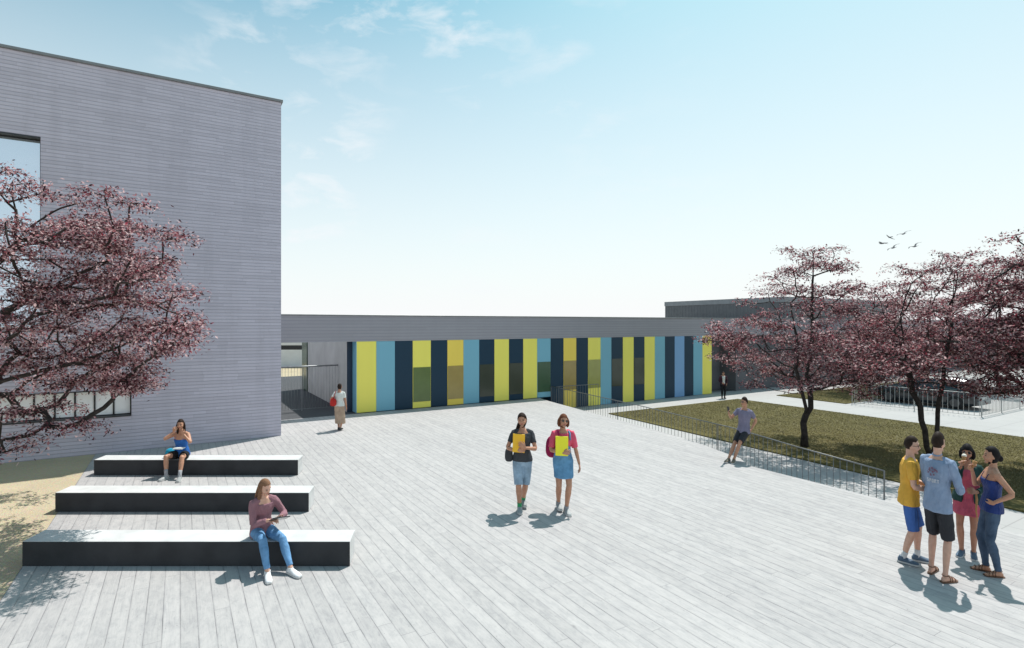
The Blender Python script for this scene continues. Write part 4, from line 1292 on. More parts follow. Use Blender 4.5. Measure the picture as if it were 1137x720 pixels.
        def mats(pc):
            q = (pc - hc) @ Rw / k          # into head axes
            x, y, z = q[:,0], q[:,1], q[:,2]
            mi = np.zeros(len(pc), dtype=int)
            fr = y > .055
            eye = fr & (((np.abs(x)-.031)/.0135)**2 + ((z-.006)/.0068)**2 < 1)
            brow = fr & (np.abs(np.abs(x)-.033) < .017) & (np.abs(z-.029-.10*(.033-np.abs(np.abs(x)-.033))*0) < .0042)
            lip = fr & ((x/.025)**2 + ((z+.052)/.0085)**2 < 1)
            mi[brow] = 1; mi[eye] = 1; mi[lip] = 2
            return mi
        s.bodyobj = remeshed("body", mb, s.vox*k, [s.skin, m_eye, m_lip], s.root, 2, (mats,))
    # ---- clothes
    def shirt(s, mat, t0=-.03, t1=.50, sleeve=.55, extra=.014, flare=.05, name="shirt", sl_extra=.012, neck=True, voxel=1.25):
        mb = MB(); s.tors(mb, t0, t1, extra, flare=flare, hem=True)
        k = s.k
        if sleeve > 0:
            for sd in ('r','l'):
                s.armtube(mb, sd, sleeve, sl_extra)
                sh = getattr(s, sd+'arm')[0]; nb = s.N - s.ax*.004*k
                tube(mb, [nb.lerp(sh,.36)-s.ax*.012*k, nb.lerp(sh,.6), sh], [.050*k,.055*k,.057*k], 12, rnd=True)
        s.T(mb); return remeshed(name, mb, s.vox*voxel*k, mat, s.root, 2)
    def trousers(s, mat, frac=2.0, extra=.012, top=.10, taper=0.0, name="trousers"):
        mb = MB(); s.tors(mb, -.105, top, min(extra*.8, .009))
        for sd in ('r','l'): s.legtube(mb, sd, frac, extra, taper=taper)
        s.T(mb); return remeshed(name, mb, s.vox*1.25*s.k, mat, s.root, 2)
    def skirt(s, mat, zhem, rhem, top=.12, name="skirt", pleats=0, depth=.75, mid=None):
        k = s.k; mb = MB(); rr = []; n = 48
        P = s.spine(top); x = s.hx; y = V((0,0,1)).cross(x)
        wx = np.interp(top, [p[0] for p in s.prof], [p[1] for p in s.prof])*s.heavy + .014
        wy = np.interp(top, [p[0] for p in s.prof], [p[2] for p in s.prof])*s.heavy + .014
        am = (s.rleg[1] + s.lleg[1])/2; am2 = (s.rleg[2] + s.lleg[2])/2
        stages = [(P, wx, wy), (s.P + V((0,0,0)), .170*s.heavy+.020, .116*s.heavy+.022)]
        zh = zhem*k
        c = V((s.P.x + (am.x-s.P.x)*.8, s.P.y + (am.y-s.P.y)*.8, zh))
        if mid: stages.append((stages[-1][0].lerp(c,.5), mid, mid*depth))
        stages.append((c, rhem, rhem*depth))
        vs, fs = [], []
        m = 14; allr = []
        for i in range(len(stages)-1):
            for q in range(m if i else 4):
                f = q/(m if i else 4); a_, b_ = stages[i], stages[i+1]
                allr.append((a_[0].lerp(b_[0], f), a_[1]+(b_[1]-a_[1])*f, a_[2]+(b_[2]-a_[2])*f))
        allr.append(stages[-1])
        for c_, rx, ry in allr:
            dep = max(0, (P.z - c_.z)/max(.01, P.z-zh))
            for j in range(n):
                a = 2*math.pi*j/n
                w_ = 1 + pleats*dep*(.6*math.sin(a*9+1)+.4*math.sin(a*14))
                vs.append(c_ + x*math.cos(a)*rx*k*w_ + y*math.sin(a)*ry*k*w_)
        L = len(allr)
        for i in range(L-1):
            for j in range(n): fs.append((i*n+j, i*n+(j+1)%n, (i+1)*n+(j+1)%n, (i+1)*n+j))
        fs += [tuple(range(n-1,-1,-1)), tuple((L-1)*n+j for j in range(n))]
        mb.add(vs, fs, 0, True)
        s.T(mb); return remeshed(name, mb, s.vox*1.25*k, mat, s.root, 2)
    def shoes(s, mat, sole=None, h=.055, name="shoe"):
        k = s.k
        for sd in ('r','l'):
            hp, kn, an = getattr(s, sd+'leg'); a = math.radians(s.foot[sd])
            fd = V((math.sin(a), math.cos(a), 0)); lt = V((fd.y, -fd.x, 0)); up = V((0,0,1))
            fz = max(0, an.z - .07*k); c = V((an.x, an.y, fz)); mb = MB()
            rings(mb, [(c-fd*.073*k+up*.032*k, lt, up, .026*k, .028*k), (c-fd*.055*k+up*.036*k, lt, up, .040*k, .034*k), (c-fd*.01*k+up*.042*k, lt, up, .042*k, .040*k),
                       (c+fd*.05*k+up*.040*k, lt, up, .044*k, .038*k), (c+fd*.11*k+up*.031*k, lt, up, .050*k, .029*k), (c+fd*.17*k+up*.026*k, lt, up, .046*k, .023*k), (c+fd*.205*k+up*.022*k, lt, up, .030*k, .017*k)], 16)
            tube(mb, [c+up*.04*k-fd*.012*k, c+up*(h+.035)*k-fd*.014*k], [.047*k,.043*k], 14)
            s.T(mb); o = remeshed(name, mb, s.vox*k, mat, s.root, 2)
            if sole:
                sb = MB(); P_ = []
                for f, w_ in ((-.080,.024),(-.06,.040),(0,.042),(.06,.045),(.12,.052),(.175,.048),(.212,.028)): P_.append((f, w_))
                top = [c+fd*f*k+lt*w_*k+up*.022*k for f, w_ in P_] + [c+fd*f*k-lt*w_*k+up*.022*k for f, w_ in reversed(P_)]
                bot = [p - up*.020*k for p in top]; n = len(top)
                sb.add(top+bot, [tuple(range(n)), tuple(range(2*n-1,n-1,-1))] + [(i,(i+1)%n,n+(i+1)%n,n+i) for i in range(n)])
                s.fin(sb, "sole", sole, o)
    def fin(s, mb, name, mat, parent=None):
        out = []
        for p in mb.v:
            q = s.M @ V(p); q = q - s.perp*q.dot(s.perp)*(1-s.slim); out.append(tuple(q))
        mb.v = out
        return mb.build(name, mat, parent or s.root)
    def sandals(s, mat):
        k = s.k
        for sd in ('r','l'):
            hp, kn, an = getattr(s, sd+'leg'); a = math.radians(s.foot[sd])
            fd = V((math.sin(a), math.cos(a), 0)); lt = V((fd.y, -fd.x, 0)); up = V((0,0,1))
            c = V((an.x, an.y, max(0, an.z-.07*k))); sb = MB()
            P_ = [(-.075,.024),(-.055,.037),(0,.040),(.06,.044),(.12,.050),(.17,.045),(.20,.026)]
            top = [c+fd*f*k+lt*w_*k+up*.014*k for f, w_ in P_] + [c+fd*f*k-lt*w_*k+up*.014*k for f, w_ in reversed(P_)]
            bot = [p - up*.013*k for p in top]; n = len(top)
            sb.add(top+bot, [tuple(range(n)), tuple(range(2*n-1,n-1,-1))] + [(i,(i+1)%n,n+(i+1)%n,n+i) for i in range(n)])
            for f, w_, hh in ((.135,.047,.040),(.085,.043,.058),(.05,.040,.070)):
                pts = [c+fd*(f+.012*math.sin(q*3))*k + lt*math.cos(q)*w_*k + up*(.010+math.sin(q)*hh)*k for q in [math.pi*j/8 for j in range(9)]]
                tube(sb, pts, .0055*k, 6)
            pts = [an + (fd*math.cos(q)*.043 + lt*math.sin(q)*.041)*k + up*.012*k for q in [2*math.pi*j/12 for j in range(13)]]
            tube(sb, pts, .005*k, 6)
            s.fin(sb, "sandal", mat)
    def socks(s, mat, h=.10):
        k = s.k
        for sd in ('r','l'):
            hp, kn, an = getattr(s, sd+'leg'); mb = MB(); d = (kn-an).normalized()
            tube(mb, [an - d*.03*k, an, an + d*h*.6*k, an + d*h*k], [.041*k,.040*k,.041*k,.043*k], 14)
            s.fin(mb, "sock", mat)
    def hair(s, mat, style="short", fringe=.50, vol=1.0, yo=0):
        k = s.k; mb = MB()
        def fn(x, y, z):
            X = .074*x*1.12*vol; Y = .094*y*1.10*vol - .006; Z = .118*z*1.07*vol + .004
            face = (y > .10 and z < fringe - .15*abs(x))
            if z < -.15 and style == "short" : X *= .86; Y *= .90
            if z < 0: X *= 1-.22*(-z); 
            if z < 0 and y < 0: Y *= 1-.25*(-z)
            if face: X *= .80; Y = min(Y, .050); 
            if style in ("short",) and z < -.45: Z = -.055; X *= .8; Y *= .8
            return s.hlm((X, Y, Z))
        ball(mb, fn, 36, 28)
        if style == "long":
            for sg in (-1, 1):
                tube(mb, [s.hlm((sg*.055,-.005,.07)), s.hlm((sg*.083,.005,-.01)), s.hlm((sg*.082,.010,-.09)), s.hlm((sg*.075,.022,-.17)), s.hlm((sg*.070,.030,-.235))], [.020*k,.024*k,.028*k,.026*k,.010*k], 10)
            rings(mb, [(s.hlm((0,-.05,.03)), s.HR@V((1,0,0)), s.HR@V((0,1,0)), .080*k, .048*k), (s.hlm((0,-.060,-.08)), s.HR@V((1,0,0)), s.HR@V((0,1,0)), .085*k, .040*k),
                       (s.hlm((0,-.065,-.19)), s.HR@V((1,0,0)), s.HR@V((0,1,0)), .080*k, .030*k), (s.hlm((0,-.062,-.27)), s.HR@V((1,0,0)), s.HR@V((0,1,0)), .050*k, .016*k)], 16)
        if style == "bob":
            for sg in (-1, 1):
                tube(mb, [s.hlm((sg*.06,0,.06)), s.hlm((sg*.088,.012,.0)), s.hlm((sg*.090,.014,-.06)), s.hlm((sg*.078,.012,-.10))], [.024*k,.029*k,.028*k,.014*k], 10)
            rings(mb, [(s.hlm((0,-.045,.03)), s.HR@V((1,0,0)), s.HR@V((0,1,0)), .088*k, .058*k), (s.hlm((0,-.05,-.06)), s.HR@V((1,0,0)), s.HR@V((0,1,0)), .090*k, .050*k), (s.hlm((0,-.045,-.11)), s.HR@V((1,0,0)), s.HR@V((0,1,0)), .070*k, .034*k)], 16)
        if style == "bun":
            ball(mb, lambda x,y,z: s.hlm((x*.042, -.075+y*.036, .085+yo+z*.040)), 14, 10)
        if style == "lowbun":
            ball(mb, lambda x,y,z: s.hlm((x*.042, -.105+y*.040, -.03+z*.045)), 14, 10)
        if style == "pony":      # a thick tail brought over the right shoulder
            tube(mb, [s.hlm((.02,-.085,-.01)), s.hlm((.075,-.065,-.07)), s.hlm((.105,-.02,-.15)), s.hlm((.110,.02,-.22)), s.hlm((.10,.045,-.28))], [.026*k,.034*k,.034*k,.030*k,.010*k], 12)
        s.T(mb); o = remeshed("hair", mb, s.vox*k, mat, s.root, 2); return o
    def sunglasses(s, mat, clear=False):
        k = s.k; mb = MB()
        for sg in (-1, 1):
            q = [s.hlm((sg*.031+.023*math.cos(a), .0955-.010*abs(math.cos(a))*0-.008, .006+.019*math.sin(a))) for a in [2*math.pi*j/12 for j in range(12)]]
            if clear:
                tube(mb, q+[q[0]], .0028*k, 6)
            else:
                bk = [p - (s.HR@V((0,1,0)))*.006*k for p in q]; n = 12
                mb.add(q+bk, [tuple(range(n)), tuple(range(2*n-1,n-1,-1))] + [(i,(i+1)%n,n+(i+1)%n,n+i) for i in range(n)])
            tube(mb, [s.hlm((sg*.053,.086,.010)), s.hlm((sg*.078,.06,.010)), s.hlm((sg*.080,-.005,.006))], .0028*k, 6)
        tube(mb, [s.hlm((-.010,.092,.012)), s.hlm((.010,.092,.012))], .003*k, 6)
        return s.fin(mb, "glasses" if clear else "sunglasses", mat)
def slab_thing(name, P, c, ex, ey, ez, mat, label, cat, bev=.002, extra=None):
    """a held object, placed through the person's local axes; ex, ey, ez are half extents"""
    cc = P.world(c)
    mb = MB(); 
    def tr(v): 
        q = P.M @ V(v); return q - P.perp*q.dot(P.perp)*(1-P.slim)
    box(mb, (0,0,0), tr(ex), tr(ey), tr(ez), bev=bev)
    o = mb.build(name, mat, None); o.location = cc
    return tag(o, label, cat)

m_skin = skin("skin_tan", (.50,.27,.18)); m_skinl = skin("skin_light", (.62,.38,.29)); m_skinb = skin("skin_brown", (.40,.205,.135))
m_eye = simple("eyes_and_brows", (.03,.018,.012), .5, var=0); m_lip = simple("lips", (.36,.10,.09), .5, var=0)
def hairmat(name, c):
    M = Mat(name, c, .7, 0, .18); p = M.pos()
    n = M.noise(M.mapping(p, (60,60,6)), 3, 3, .6)
    M.base(M.ramp(n, [(.3, [x*.55 for x in c]), (.7, [min(1, x*1.6) for x in c])])); M.bump(n, .5, .004); return M.m
h_dark = hairmat("hair_dark_brown", (.022,.012,.008)); h_black = hairmat("hair_black", (.008,.006,.007))
h_light = hairmat("hair_light_brown", (.20,.105,.06)); h_red = hairmat("hair_auburn", (.13,.045,.02))
c_grey = fabric("tshirt_dark_grey", (.055,.060,.068)); c_mauve = fabric("sweater_mauve", (.28,.145,.17))
c_blue = fabric("top_bright_blue", (.030,.13,.42)); c_black = fabric("cloth_black", (.016,.016,.018))
c_charc = fabric("cloth_charcoal", (.035,.036,.042)); c_pink = fabric("cloth_pink", (.70,.10,.17))
c_rose = fabric("dress_rose", (.52,.10,.15)); c_white = fabric("cloth_white", (.68,.70,.66)); c_beige = fabric("skirt_sand", (.42,.31,.23), .2)
c_lilac = fabric("tshirt_grey_lilac", (.20,.19,.27)); c_yell = fabric("tshirt_amber", (.70,.38,.06)); c_royal = fabric("shorts_blue", (.055,.13,.38))
c_sky = fabric("shirt_pale_blue", (.24,.31,.44)); c_green = fabric("jacket_bottle_green", (.022,.060,.055)); c_navy = fabric("top_navy_satin", (.018,.040,.17), .2, rough=.5)
c_plum = fabric("jacket_dark_plum", (.06,.022,.034)); c_sock = fabric("sock_green", (.05,.34,.14)); c_sockg = fabric("sock_grey", (.36,.36,.38)); c_sockw = fabric("sock_white", (.6,.6,.6))
d_light = denim("denim_washed", (.24,.33,.42)); d_blue = denim("denim_blue", (.10,.24,.40)); d_jean = denim("denim_bright_blue", (.11,.24,.42)); d_dark = denim("denim_dark", (.045,.075,.125))
s_white = simple("shoe_white", (.72,.72,.73), .6, var=.04); s_grey = simple("shoe_grey", (.32,.33,.33), .7, var=.1); s_blue = simple("shoe_slate_blue", (.075,.12,.18), .7, var=.1)
s_brown = simple("leather_brown", (.13,.065,.035), .6, var=.15); s_olive = simple("shoe_taupe", (.16,.13,.10), .8, var=.1); s_dark = simple("shoe_dark", (.02,.02,.022), .5, var=.1)
m_sole = simple("shoe_sole", (.55,.55,.54), .8, var=.05)
m_fold = simple("folder_amber", (.92,.50,.015), .45, var=.02); m_foldy = simple("folder_yellow", (.90,.82,.02), .45, var=.02)
m_screen = simple("tablet_black", (.03,.032,.038), .2, var=0); m_paper = simple("paper_white", (.72,.72,.70), .8, var=.02)
m_redbag = fabric("bag_red", (.50,.035,.03)); m_cyan = fabric("bag_cyan", (.02,.30,.46)); m_mag = fabric("backpack_magenta", (.36,.02,.09)); m_bagd = fabric("bag_charcoal", (.05,.055,.06))
m_cone = simple("wafer_cone", (.46,.24,.09), .8, var=.1); m_ice = simple("ice_cream", (.85,.80,.70), .5, var=.02)
m_glass_dark = Mat("dark_lens", (.010,.008,.010), .08, 0, .8).m

def bagmesh(name, P, c, sx, sy, sz, mat, label, cat, strap=None, sag=.25):
    o = empty(name, P.world(c), label, cat)
    def tr(v):
        q = P.M @ V(v); return q - P.perp*q.dot(P.perp)*(1-P.slim)
    mb = MB()
    def fn(x, y, z):
        f = 1 + sag*(-z)*.6
        e = lambda q: math.copysign(abs(q)**.7, q)
        return tr((e(x)*sx*f, e(y)*sy*f, e(z)*sz))
    ball(mb, fn, 20, 14); mb.build("body", mat, o)
    if strap:
        for st in strap:
            s_ = MB(); tube(s_, [tr(V(p)-V(c)) for p in st], .011, 6); s_.build("strap", mat, o)
    return o

# ---------- the two girls walking towards the camera
p = survey(580, 566)
A = Person("girl walking in charcoal t-shirt and washed denim shorts, hugging an amber folder", p, 184, 1.73, slim=.96,
    ra=(.055,.06,.075), la=(-.035,-.20,.11), rknee=(.1,1,0), lknee=(0,1,0), rfoot=2, lfoot=-4, hipz=.895,
    rw=(.11,.235,1.10), rpole=(.9,-.5,-.6), lw=(-.03,.26,1.16), lpole=(-1,-.3,-.8), head=(14,-2,6),
    rhand=((-.9,.25,.2),(0,-1,0)), lhand=((.75,.2,.55),(0,-1,0)), rcurl=.5, lcurl=.35)
A.shirt(c_grey, -.02, .475, .62, flare=.02); A.trousers(d_light, 1.0, .020, .09, .008, "shorts"); A.hair(h_dark, "pony", .55, 1.08)
A.shoes(s_grey, m_sole); A.socks(c_sock, .08)
slab_thing("folder", A, (.085*A.k,.215*A.k,1.23*A.k), (.11,.01,.01), (0,.010,0), (-.008,-.03,.155), m_fold, "amber folder hugged by the dark haired walking girl", "folder")
bagmesh("shoulder_bag", A, (.245*A.k,-.05,.96*A.k), .075, .10, .12, m_bagd, "dark grey shoulder bag at the hip of the dark haired walking girl", "bag",
        [[(.25*A.k,.02,1.06*A.k),(.21*A.k,.06,1.22*A.k),(.14*A.k,.05,1.43*A.k),(.17*A.k,-.09,1.30*A.k),(.24*A.k,-.09,1.06*A.k)]])
p = survey(625, 567.5)
B = Person("girl walking in pink tee and denim pinafore with sunglasses and lemon yellow folder", p, 180, 1.73, slim=.95,
    ra=(.055,-.12,.10), la=(-.045,.08,.075), rfoot=2, lfoot=-3, hipz=.895,
    rw=(.06,.235,1.08), rpole=(.9,-.5,-.6), lw=(-.30,.06,.80), lpole=(-.5,-1,0), head=(-6,-4,-8),
    rhand=((-.9,.25,.15),(0,-1,0)), rcurl=.5, lhand=((-.1,.15,-1),(1,0,0)), lcurl=.4)
B.shirt(c_pink, .05, .49, .85, sl_extra=.022, flare=.02, name="tshirt"); B.skirt(d_blue, .62, .175, .20, "pinafore", .01, .72)
mb = MB(); kk = B.k
rings(mb, [(B.spine(t)+V((0,.0,0))*kk, V((1,0,0)), V((0,1,0)), w_*kk, (dd+.022)*kk) for t, w_, dd in ((.12,.155,.10),(.20,.142,.095),(.27,.135,.10),(.36,.118,.125),(.385,.110,.122))], 24)
B.T(mb); remeshed("bib", mb, .008, d_blue, B.root)
for sg in (-1, 1):
    mb = MB(); tube(mb, [V((sg*.10,.135,1.28))*kk, V((sg*.105,.10,1.385))*kk, V((sg*.10,.02,1.42))*kk, V((sg*.09,-.08,1.38))*kk], .016, 8); B.fin(mb, "shoulder_strap", d_blue if sg < 0 else m_mag)
B.hair(h_red, "bob", .52, 1.02); B.sunglasses(m_glass_dark); B.shoes(s_grey, m_sole); B.socks(c_sockg, .05)
slab_thing("folder", B, (.075*kk,.225*kk,1.20*kk), (.118,.01,.008), (0,.010,0), (-.006,-.02,.165), m_foldy, "lemon yellow folder hugged by the girl in the denim pinafore", "folder")
bagmesh("backpack", B, (.13,-.20,1.09*kk), .15, .08, .20, m_mag, "magenta backpack worn by the girl in the denim pinafore", "backpack")

# ---------- woman seen from behind by the passage
p = survey(377, 478)
C_ = Person("woman seen from behind in white top and long sand coloured skirt", p, 4, 1.46, slim=1.0, voxel=.009,
    ra=(.06,-.10,.10), la=(-.05,.08,.075), rw=(.24,.06,.85), lw=(-.22,.10,1.02), rpole=(.5,-1,0), lpole=(-.7,-1,0), head=(10,0,0), skin_m=m_skin)
C_.shirt(c_white, -.01, .49, .6); C_.skirt(c_beige, .24, .19, .10, "skirt", .05, .85); C_.hair(h_dark, "bun", .5); C_.shoes(s_dark)
kc = C_.k
bagmesh("shoulder_bag", C_, (-.20*kc,-.12*kc,1.05*kc), .10, .07, .125, m_redbag, "red shoulder bag carried by the woman in the long skirt", "bag",
        [[(-.21*kc,-.14*kc,1.15*kc),(-.16*kc,-.13*kc,1.3*kc),(-.13*kc,-.04*kc,1.44*kc),(-.15*kc,.06*kc,1.34*kc),(-.22*kc,-.08*kc,1.14*kc)]])

# ---------- girl with the tablet on the near bench
Zs = .342
p = V(((291-U0)*7.13/F_PX, 7.13, 0))
D = Person("girl in mauve sweater and jeans sitting on the near bench with a tablet", p, 143, 1.66, slim=.96,
    hipz=(Zs+.085)/(1.66/1.7), pelvis=(0,0), lean=(14,2), head=(-24,24,4), bend=.035,
    ra=(.10,.56,.075), la=(-.20,.66,.075), rknee=(.10,.2,1), lknee=(-.10,.3,1), rfoot=12, lfoot=-18,
    rw=(.00,.32,.68), rpole=(.8,-.6,-.5), lw=(-.15,.33,.68), lpole=(-.8,-.6,-.5),
    rhand=((-.6,.6,.1),(0,-.3,-1)), lhand=((.3,.7,.25),(.2,-.2,1)), rcurl=.5, lcurl=.4, skin_m=m_skinl)
D.shirt(c_mauve, -.06, .47, 1.85, .014, flare=.0, name="sweater"); D.trousers(d_jean, 1.9, .008, .08, 0, "jeans"); D.hair(h_light, "long", .6)
D.shoes(s_white, m_sole)
slab_thing("tablet", D, (-.11,.43,.70), (.125,0,.012), (.0,.090,.045), (0,-.003,.006), m_screen, "dark tablet held by the girl in the mauve sweater", "tablet")

# ---------- girl in the blue top on the far bench
p = V(((202-U0)*11.33/F_PX, 11.33, 0))
E = Person("girl in bright blue top and dark skirt sitting on the far bench eating", p, 178, 1.66, slim=.97, voxel=.008,
    hipz=(Zs+.085)/(1.66/1.7), lean=(6,-1), head=(-6,2,4), 
    ra=(.12,.50,.075), la=(-.22,.58,.075), rknee=(.2,.2,1), lknee=(-.12,.3,1), rfoot=20, lfoot=-14,
    rw=(.10,.20,.98), rpole=(.9,-.2,-.9), lw=(-.14,.20,.92), lpole=(-.9,-.2,-.9),
    rhand=((-.5,.2,.8),(0,-1,.2)), lhand=((.4,.3,.8),(0,-1,0)), rcurl=.9, lcurl=.8, skin_m=m_skin)
E.shirt(c_blue, -.03, .37, 0, .013, name="top"); E.trousers(c_black, .62, .030, .08, .0, "skirt"); E.hair(h_dark, "long", .55); E.shoes(s_grey, m_sole); E.socks(c_sockg, .14)
for sg in (-1, 1):
    mb = MB(); t_ = E.k
    q = E.spine(.36)
    tube(mb, [q+V((sg*.085,.108,0))*t_, q+V((sg*.085,.085,.08))*t_, q+V((sg*.08,.0,.135))*t_, q+V((sg*.08,-.085,.06))*t_, q+V((sg*.08,-.10,-.02))*t_], .008, 6); E.fin(mb, "shoulder_strap", c_blue)
slab_thing("booklet", E, (-.06,.27,.615), (.11,0,.0), (0,.08,.0), (0,0,.007), m_paper, "open white booklet on the lap of the girl in the blue top", "booklet")
bagmesh("bag", E, (.28,-.02,Zs+.10), .095, .09, .10, m_cyan, "round turquoise bag on the far bench beside the girl", "bag")

# ---------- man leaning by the railing
p = survey(812, 514)
L_ = Person("man in grey lilac t-shirt leaning back by the railing, holding up a phone", p, 232, 1.74, female=False, slim=.74, voxel=.008,
    hipz=.705, pelvis=(-.16,-.535), lean=(-3,-3), head=(32,4,0),
    ra=(.08,.02,.075), la=(-.05,-.07,.075), rfoot=8, lfoot=-8, rknee=(.1,1,.3), lknee=(-.1,1,.3),
    rw=(.16,-.22,1.10), rpole=(.7,-.4,-1), lw=(-.36,-.62,.76), lpole=(-.6,-1,0),
    rhand=((-.1,.5,.8),(-1,0,0)), rcurl=.5, lcurl=.4, skin_m=m_skin)
L_.shirt(c_lilac, -.05, .50, .6, .016, .10, name="tshirt"); L_.trousers(c_charc, .85, .022, .05, .008, "shorts"); L_.hair(h_dark, "short", .55, 1.03); L_.sunglasses(m_glass_dark); L_.shoes(s_olive, m_sole)
kl = L_.k
slab_thing("phone", L_, (.14*kl,-.13*kl,1.235*kl), (.036,.0,.0), (0,.003,.006), (0,.03,.068), m_screen, "dark phone in the raised hand of the leaning man", "phone")

# ---------- man in a dark jacket by the low building
p = survey(803, 442.5, -.595)
Q = Person("man in dark plum jacket and black trousers standing by the end of the striped facade", p, 190, 1.43, female=False, slim=.86, voxel=.012,
    ra=(.09,.03,.07), la=(-.10,-.02,.07), rw=(.12,.17,1.00), lw=(-.20,.10,.92), rpole=(.8,-.8,0), lpole=(-.8,-.8,0), head=(0,12,0), rcurl=.8, lcurl=.6, skin_m=m_skin)
Q.shirt(c_white, .0, .50, 0, .010); Q.trousers(c_black, 1.95, .016, .08, 0); Q.hair(h_dark, "short", .55); Q.shoes(s_dark)
mb = MB(); Q.tors(mb, -.08, .49, .022)
for sd in ('r','l'): Q.armtube(mb, sd, 1.9, .015); tube(mb, [Q.N.lerp(getattr(Q,sd+'arm')[0],.35)-V((0,0,.03)), getattr(Q,sd+'arm')[0]], [.05,.058], 10, rnd=True)
vv = []
for pt in mb.v:
    x, y, z = pt
    if y > .03 and abs(x - Q.P.x) < .055 and z > .80: y = .02
    vv.append((x, y, z))
mb.v = vv; Q.T(mb); remeshed("jacket", mb, .011, c_plum, Q.root)

# ---------- the group of four on the right
GR = "people standing in a group chatting"
p = survey(1009, 624)
Y = Person("man with glasses in amber yellow t-shirt and blue shorts", p, 128, 1.76, female=False, group=GR, slim=.76,
    ra=(.08,-.08,.075), la=(-.09,.12,.075), rfoot=10, lfoot=-8, hipz=.90, lean=(2,0), head=(6,4,0),
    rw=(.13,.27,1.05), rpole=(.6,-1,-.4), lw=(-.10,.26,1.06), lpole=(-.6,-1,-.4),
    rhand=((-.4,.9,.1),(-1,0,0)), lhand=((.4,.9,.1),(1,0,0)), rcurl=.7, lcurl=.7, skin_m=m_skinl)
Y.shirt(c_yell, -.10, .50, .68, .018, .07, name="tshirt", sl_extra=.018); Y.trousers(c_royal, 1.0, .024, .05, .008, "shorts"); Y.hair(h_dark, "short", .60, 1.03); Y.sunglasses(m_glass_dark, True)
Y.shoes(s_blue, m_sole); Y.socks(c_sockw, .09)
p = survey(1041, 641)
T_ = Person("tall man seen from behind in pale blue shirt, charcoal shorts and brown sandals", p, 68, 1.90, female=False, group=GR, slim=.66, heavy=1.0,
    ra=(.13,-.06,.072), la=(-.11,.05,.072), rfoot=24, lfoot=-2, hipz=.90, head=(10,2,0),
    rw=(.20,.25,1.02), rpole=(.7,-1,-.2), lw=(-.08,.28,1.05), lpole=(-.6,-1,-.3),
    rhand=((-.3,.9,.15),(-1,0,0)), lhand=((.3,.9,.1),(1,0,0)), rcurl=.8, lcurl=.8, skin_m=m_skinl)
ts = T_.shirt(c_sky, -.10, .505, 1.9, .020, .07, name="shirt", sl_extra=.016); T_.trousers(c_charc, .98, .030, .05, .010, "shorts"); T_.hair(h_dark, "short", .55, 1.04); T_.sandals(s_brown)
mb = MB(); tube(mb, [T_.hlm((.052*math.cos(a), -.028+.052*math.sin(a), -.135+.012*math.sin(a))) for a in [2*math.pi*j/16 for j in range(17)]], .014, 8); T_.T(mb); remeshed("collar", mb, .008, c_sky, T_.root)
# the print on its back: dark red emblem over pale letters
kt = T_.k
def back_pt(x, t):
    rx = np.interp(t, [q[0] for q in T_.prof], [q[1] for q in T_.prof])*1.0+.018; ry = np.interp(t, [q[0] for q in T_.prof], [q[2] for q in T_.prof])*1.10+.018
    y = -ry*math.sqrt(max(.05, 1-(x/(rx*1.12))**2))
    return T_.spine(t) + V((x, y-.012, 0))*kt
m_print = simple("print_dark_red", (.21,.10,.15), .8, var=.1); m_printw = simple("print_white", (.55,.57,.62), .8, var=.02)
FONT = {'S':["111","100","111","001","111"],'P':["111","101","111","100","100"],'O':["111","101","101","101","111"],'R':["111","101","110","101","101"],'T':["111","010","010","010","010"]}
def patch(mb, x, t, w_, h_):
    q = [back_pt(x-w_, t-h_), back_pt(x+w_, t-h_), back_pt(x+w_, t+h_), back_pt(x-w_, t+h_)]
    o_ = [v - V((0,.004,0)) for v in q]
    mb.add(q+o_, [(0,1,2,3),(7,6,5,4),(0,4,5,1),(1,5,6,2),(2,6,7,3),(3,7,4,0)])
mb = MB(); u_ = .0085; x0 = -.085
for ch in "SPORT":
    for r in range(5):
        for c in range(3):
            if FONT[ch][r][c] == '1': patch(mb, x0+(c+.5)*u_, .285-r*u_, u_*.5, u_*.5)
    x0 += u_*4.1
T_.fin(mb, "shirt_lettering", m_printw, ts)
mb = MB(); rp = random.Random(4)
for cx, ct, rr_ in ((-.045,.395,.020),(-.01,.415,.022),(.03,.400,.018),(-.06,.36,.014),(.055,.385,.016),(-.03,.335,.013),(.015,.345,.012),(.0,.375,.016)):
    for _ in range(14):
        a = rp.uniform(0,6.28); r = rr_*rp.random()
        patch(mb, cx+math.cos(a)*r, ct+math.sin(a)*r, .0045, .0045)
T_.fin(mb, "shirt_emblem", m_print, ts)
p = survey(1074, 617)
K = Person("woman in bottle green jacket over a rose pink dress eating an ice cream, with sunglasses", p, 232, 1.60, group=GR, slim=.78,
    ra=(.075,.02,.07), la=(-.085,-.02,.07), hipz=.90, head=(-2,0,0),
    rw=(.06,.24,1.40), rpole=(.9,0,-.9), lw=(-.14,.24,1.05), lpole=(-.8,-.8,0),
    rhand=((-.1,.1,1),(-1,-.2,0)), lhand=((.5,.7,.2),(1,-.4,0)), rcurl=1.0, lcurl=.6, skin_m=m_skinb)
K.skirt(c_rose, .66, .205, .30, "dress", .06, .78, mid=.19)
mb = MB(); K.tors(mb, -.10, .49, .026, flare=.12)
for sd in ('r','l'):
    K.armtube(mb, sd, 1.85, .016); sh = getattr(K, sd+'arm')[0]; tube(mb, [K.N.lerp(sh,.3)-V((0,0,.03)), sh], [.045,.055], 10, rnd=True)
mb.v = [(x, (.0 if (y > .0 and abs(x-K.P.x+.02) < .060 and z < 1.36 and y < .17) else y), z) for x, y, z in mb.v]
K.T(mb); remeshed("jacket", mb, .009, c_green, K.root)
mb = MB(); K.tors(mb, .10, .44, .016); K.T(mb); remeshed("bodice", mb, .008, c_rose, K.root)
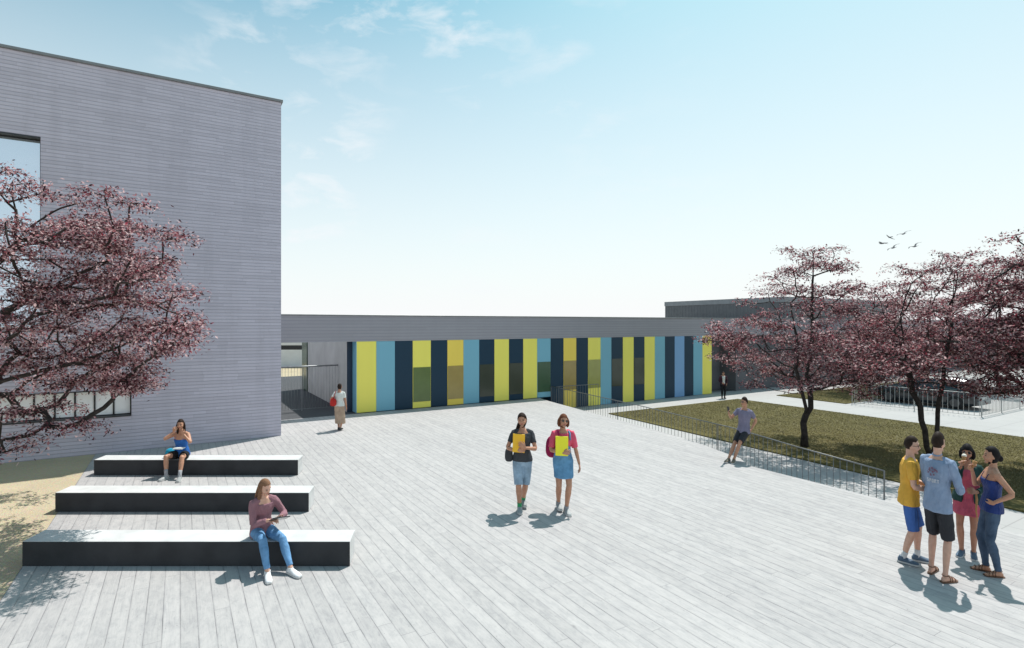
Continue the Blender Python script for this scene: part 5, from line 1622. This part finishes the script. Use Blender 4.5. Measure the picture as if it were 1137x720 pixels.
K.hair(h_black, "bob", .30, 1.06); K.sunglasses(m_glass_dark); K.shoes(s_blue, m_sole)
def cone_thing(P, c, d, label, ice=True):
    o = empty("ice_cream_cone", P.world(c), label, "ice cream")
    d = P.M @ V(d).normalized()
    mb = MB(); tube(mb, [d*-.075, d*-.01, d*.035], [.004,.017,.026], 12); mb.build("cone", m_cone, o)
    if ice:
        mb = MB(); ball(mb, lambda x,y,z: d*.048 + V((x*.027,y*.027,z*.027)), 12, 8); mb.build("scoop", m_ice, o)
    return o
kk2 = K.k
cone_thing(K, (.028*kk2,.185*kk2,1.515*kk2), (-.05,-.25,1), "ice cream with a white scoop at the mouth of the woman in green")
mb = MB()
tube(mb, [V((-.135,.24,1.08)), V((-.15,.235,.95)), V((-.14,.23,.78)), V((-.16,.22,.62))], [.012,.016,.013,.006], 8)
K2 = [tuple(q) for q in mb.v]; mb.v = K2
sc = empty("strap", K.world((0,0,0)), "thin tan strap hanging from the hand of the woman in green", "strap")
sc.location = K.root.location
mb.v = [tuple((lambda q: q - K.perp*q.dot(K.perp)*(1-K.slim))(K.M @ (V(q)*kk2))) for q in mb.v]; mb.build("strap_band", m_cone, sc)
p = survey(1101, 637)
Wn = Person("woman in navy satin top and dark jeans with one hand on her hip", p, 300, 1.69, group=GR, slim=.76, heavy=1.0,
    ra=(.06,.05,.07), la=(-.09,-.06,.07), hipz=.90, head=(4,2,0), lean=(-2,0),
    rw=(.02,.24,1.36), rpole=(.5,-.3,-1), lw=(-.20,.02,1.02), lpole=(-.7,-1.6,0),
    rhand=((-.1,.35,1),(-1,-.3,0)), lhand=((.6,.5,-.5),(1,0,0)), rcurl=1.0, lcurl=.5, skin_m=m_skin)
Wn.shirt(c_navy, -.04, .385, 0, .018, flare=.06, name="top"); Wn.trousers(d_dark, 1.97, .010, .08, 0, "jeans"); Wn.hair(h_black, "lowbun", .62, 1.03); Wn.sandals(s_brown)
for sg in (-1, 1):
    mb = MB(); q = Wn.spine(.375); t_ = Wn.k
    tube(mb, [q+V((sg*.085,.125,0))*t_, q+V((sg*.088,.085,.08))*t_, q+V((sg*.085,.0,.128))*t_, q+V((sg*.08,-.09,.05))*t_, q+V((sg*.08,-.12,-.02))*t_], .0045, 6); Wn.fin(mb, "shoulder_strap", c_navy)
kw = Wn.k
cone_thing(Wn, (.0,.22*kw,1.47*kw), (-.0,-.35,1), "wafer cone at the mouth of the woman in the navy top", False)
for o in bpy.data.objects:
    if "_w" in o.keys(): del o["_w"]
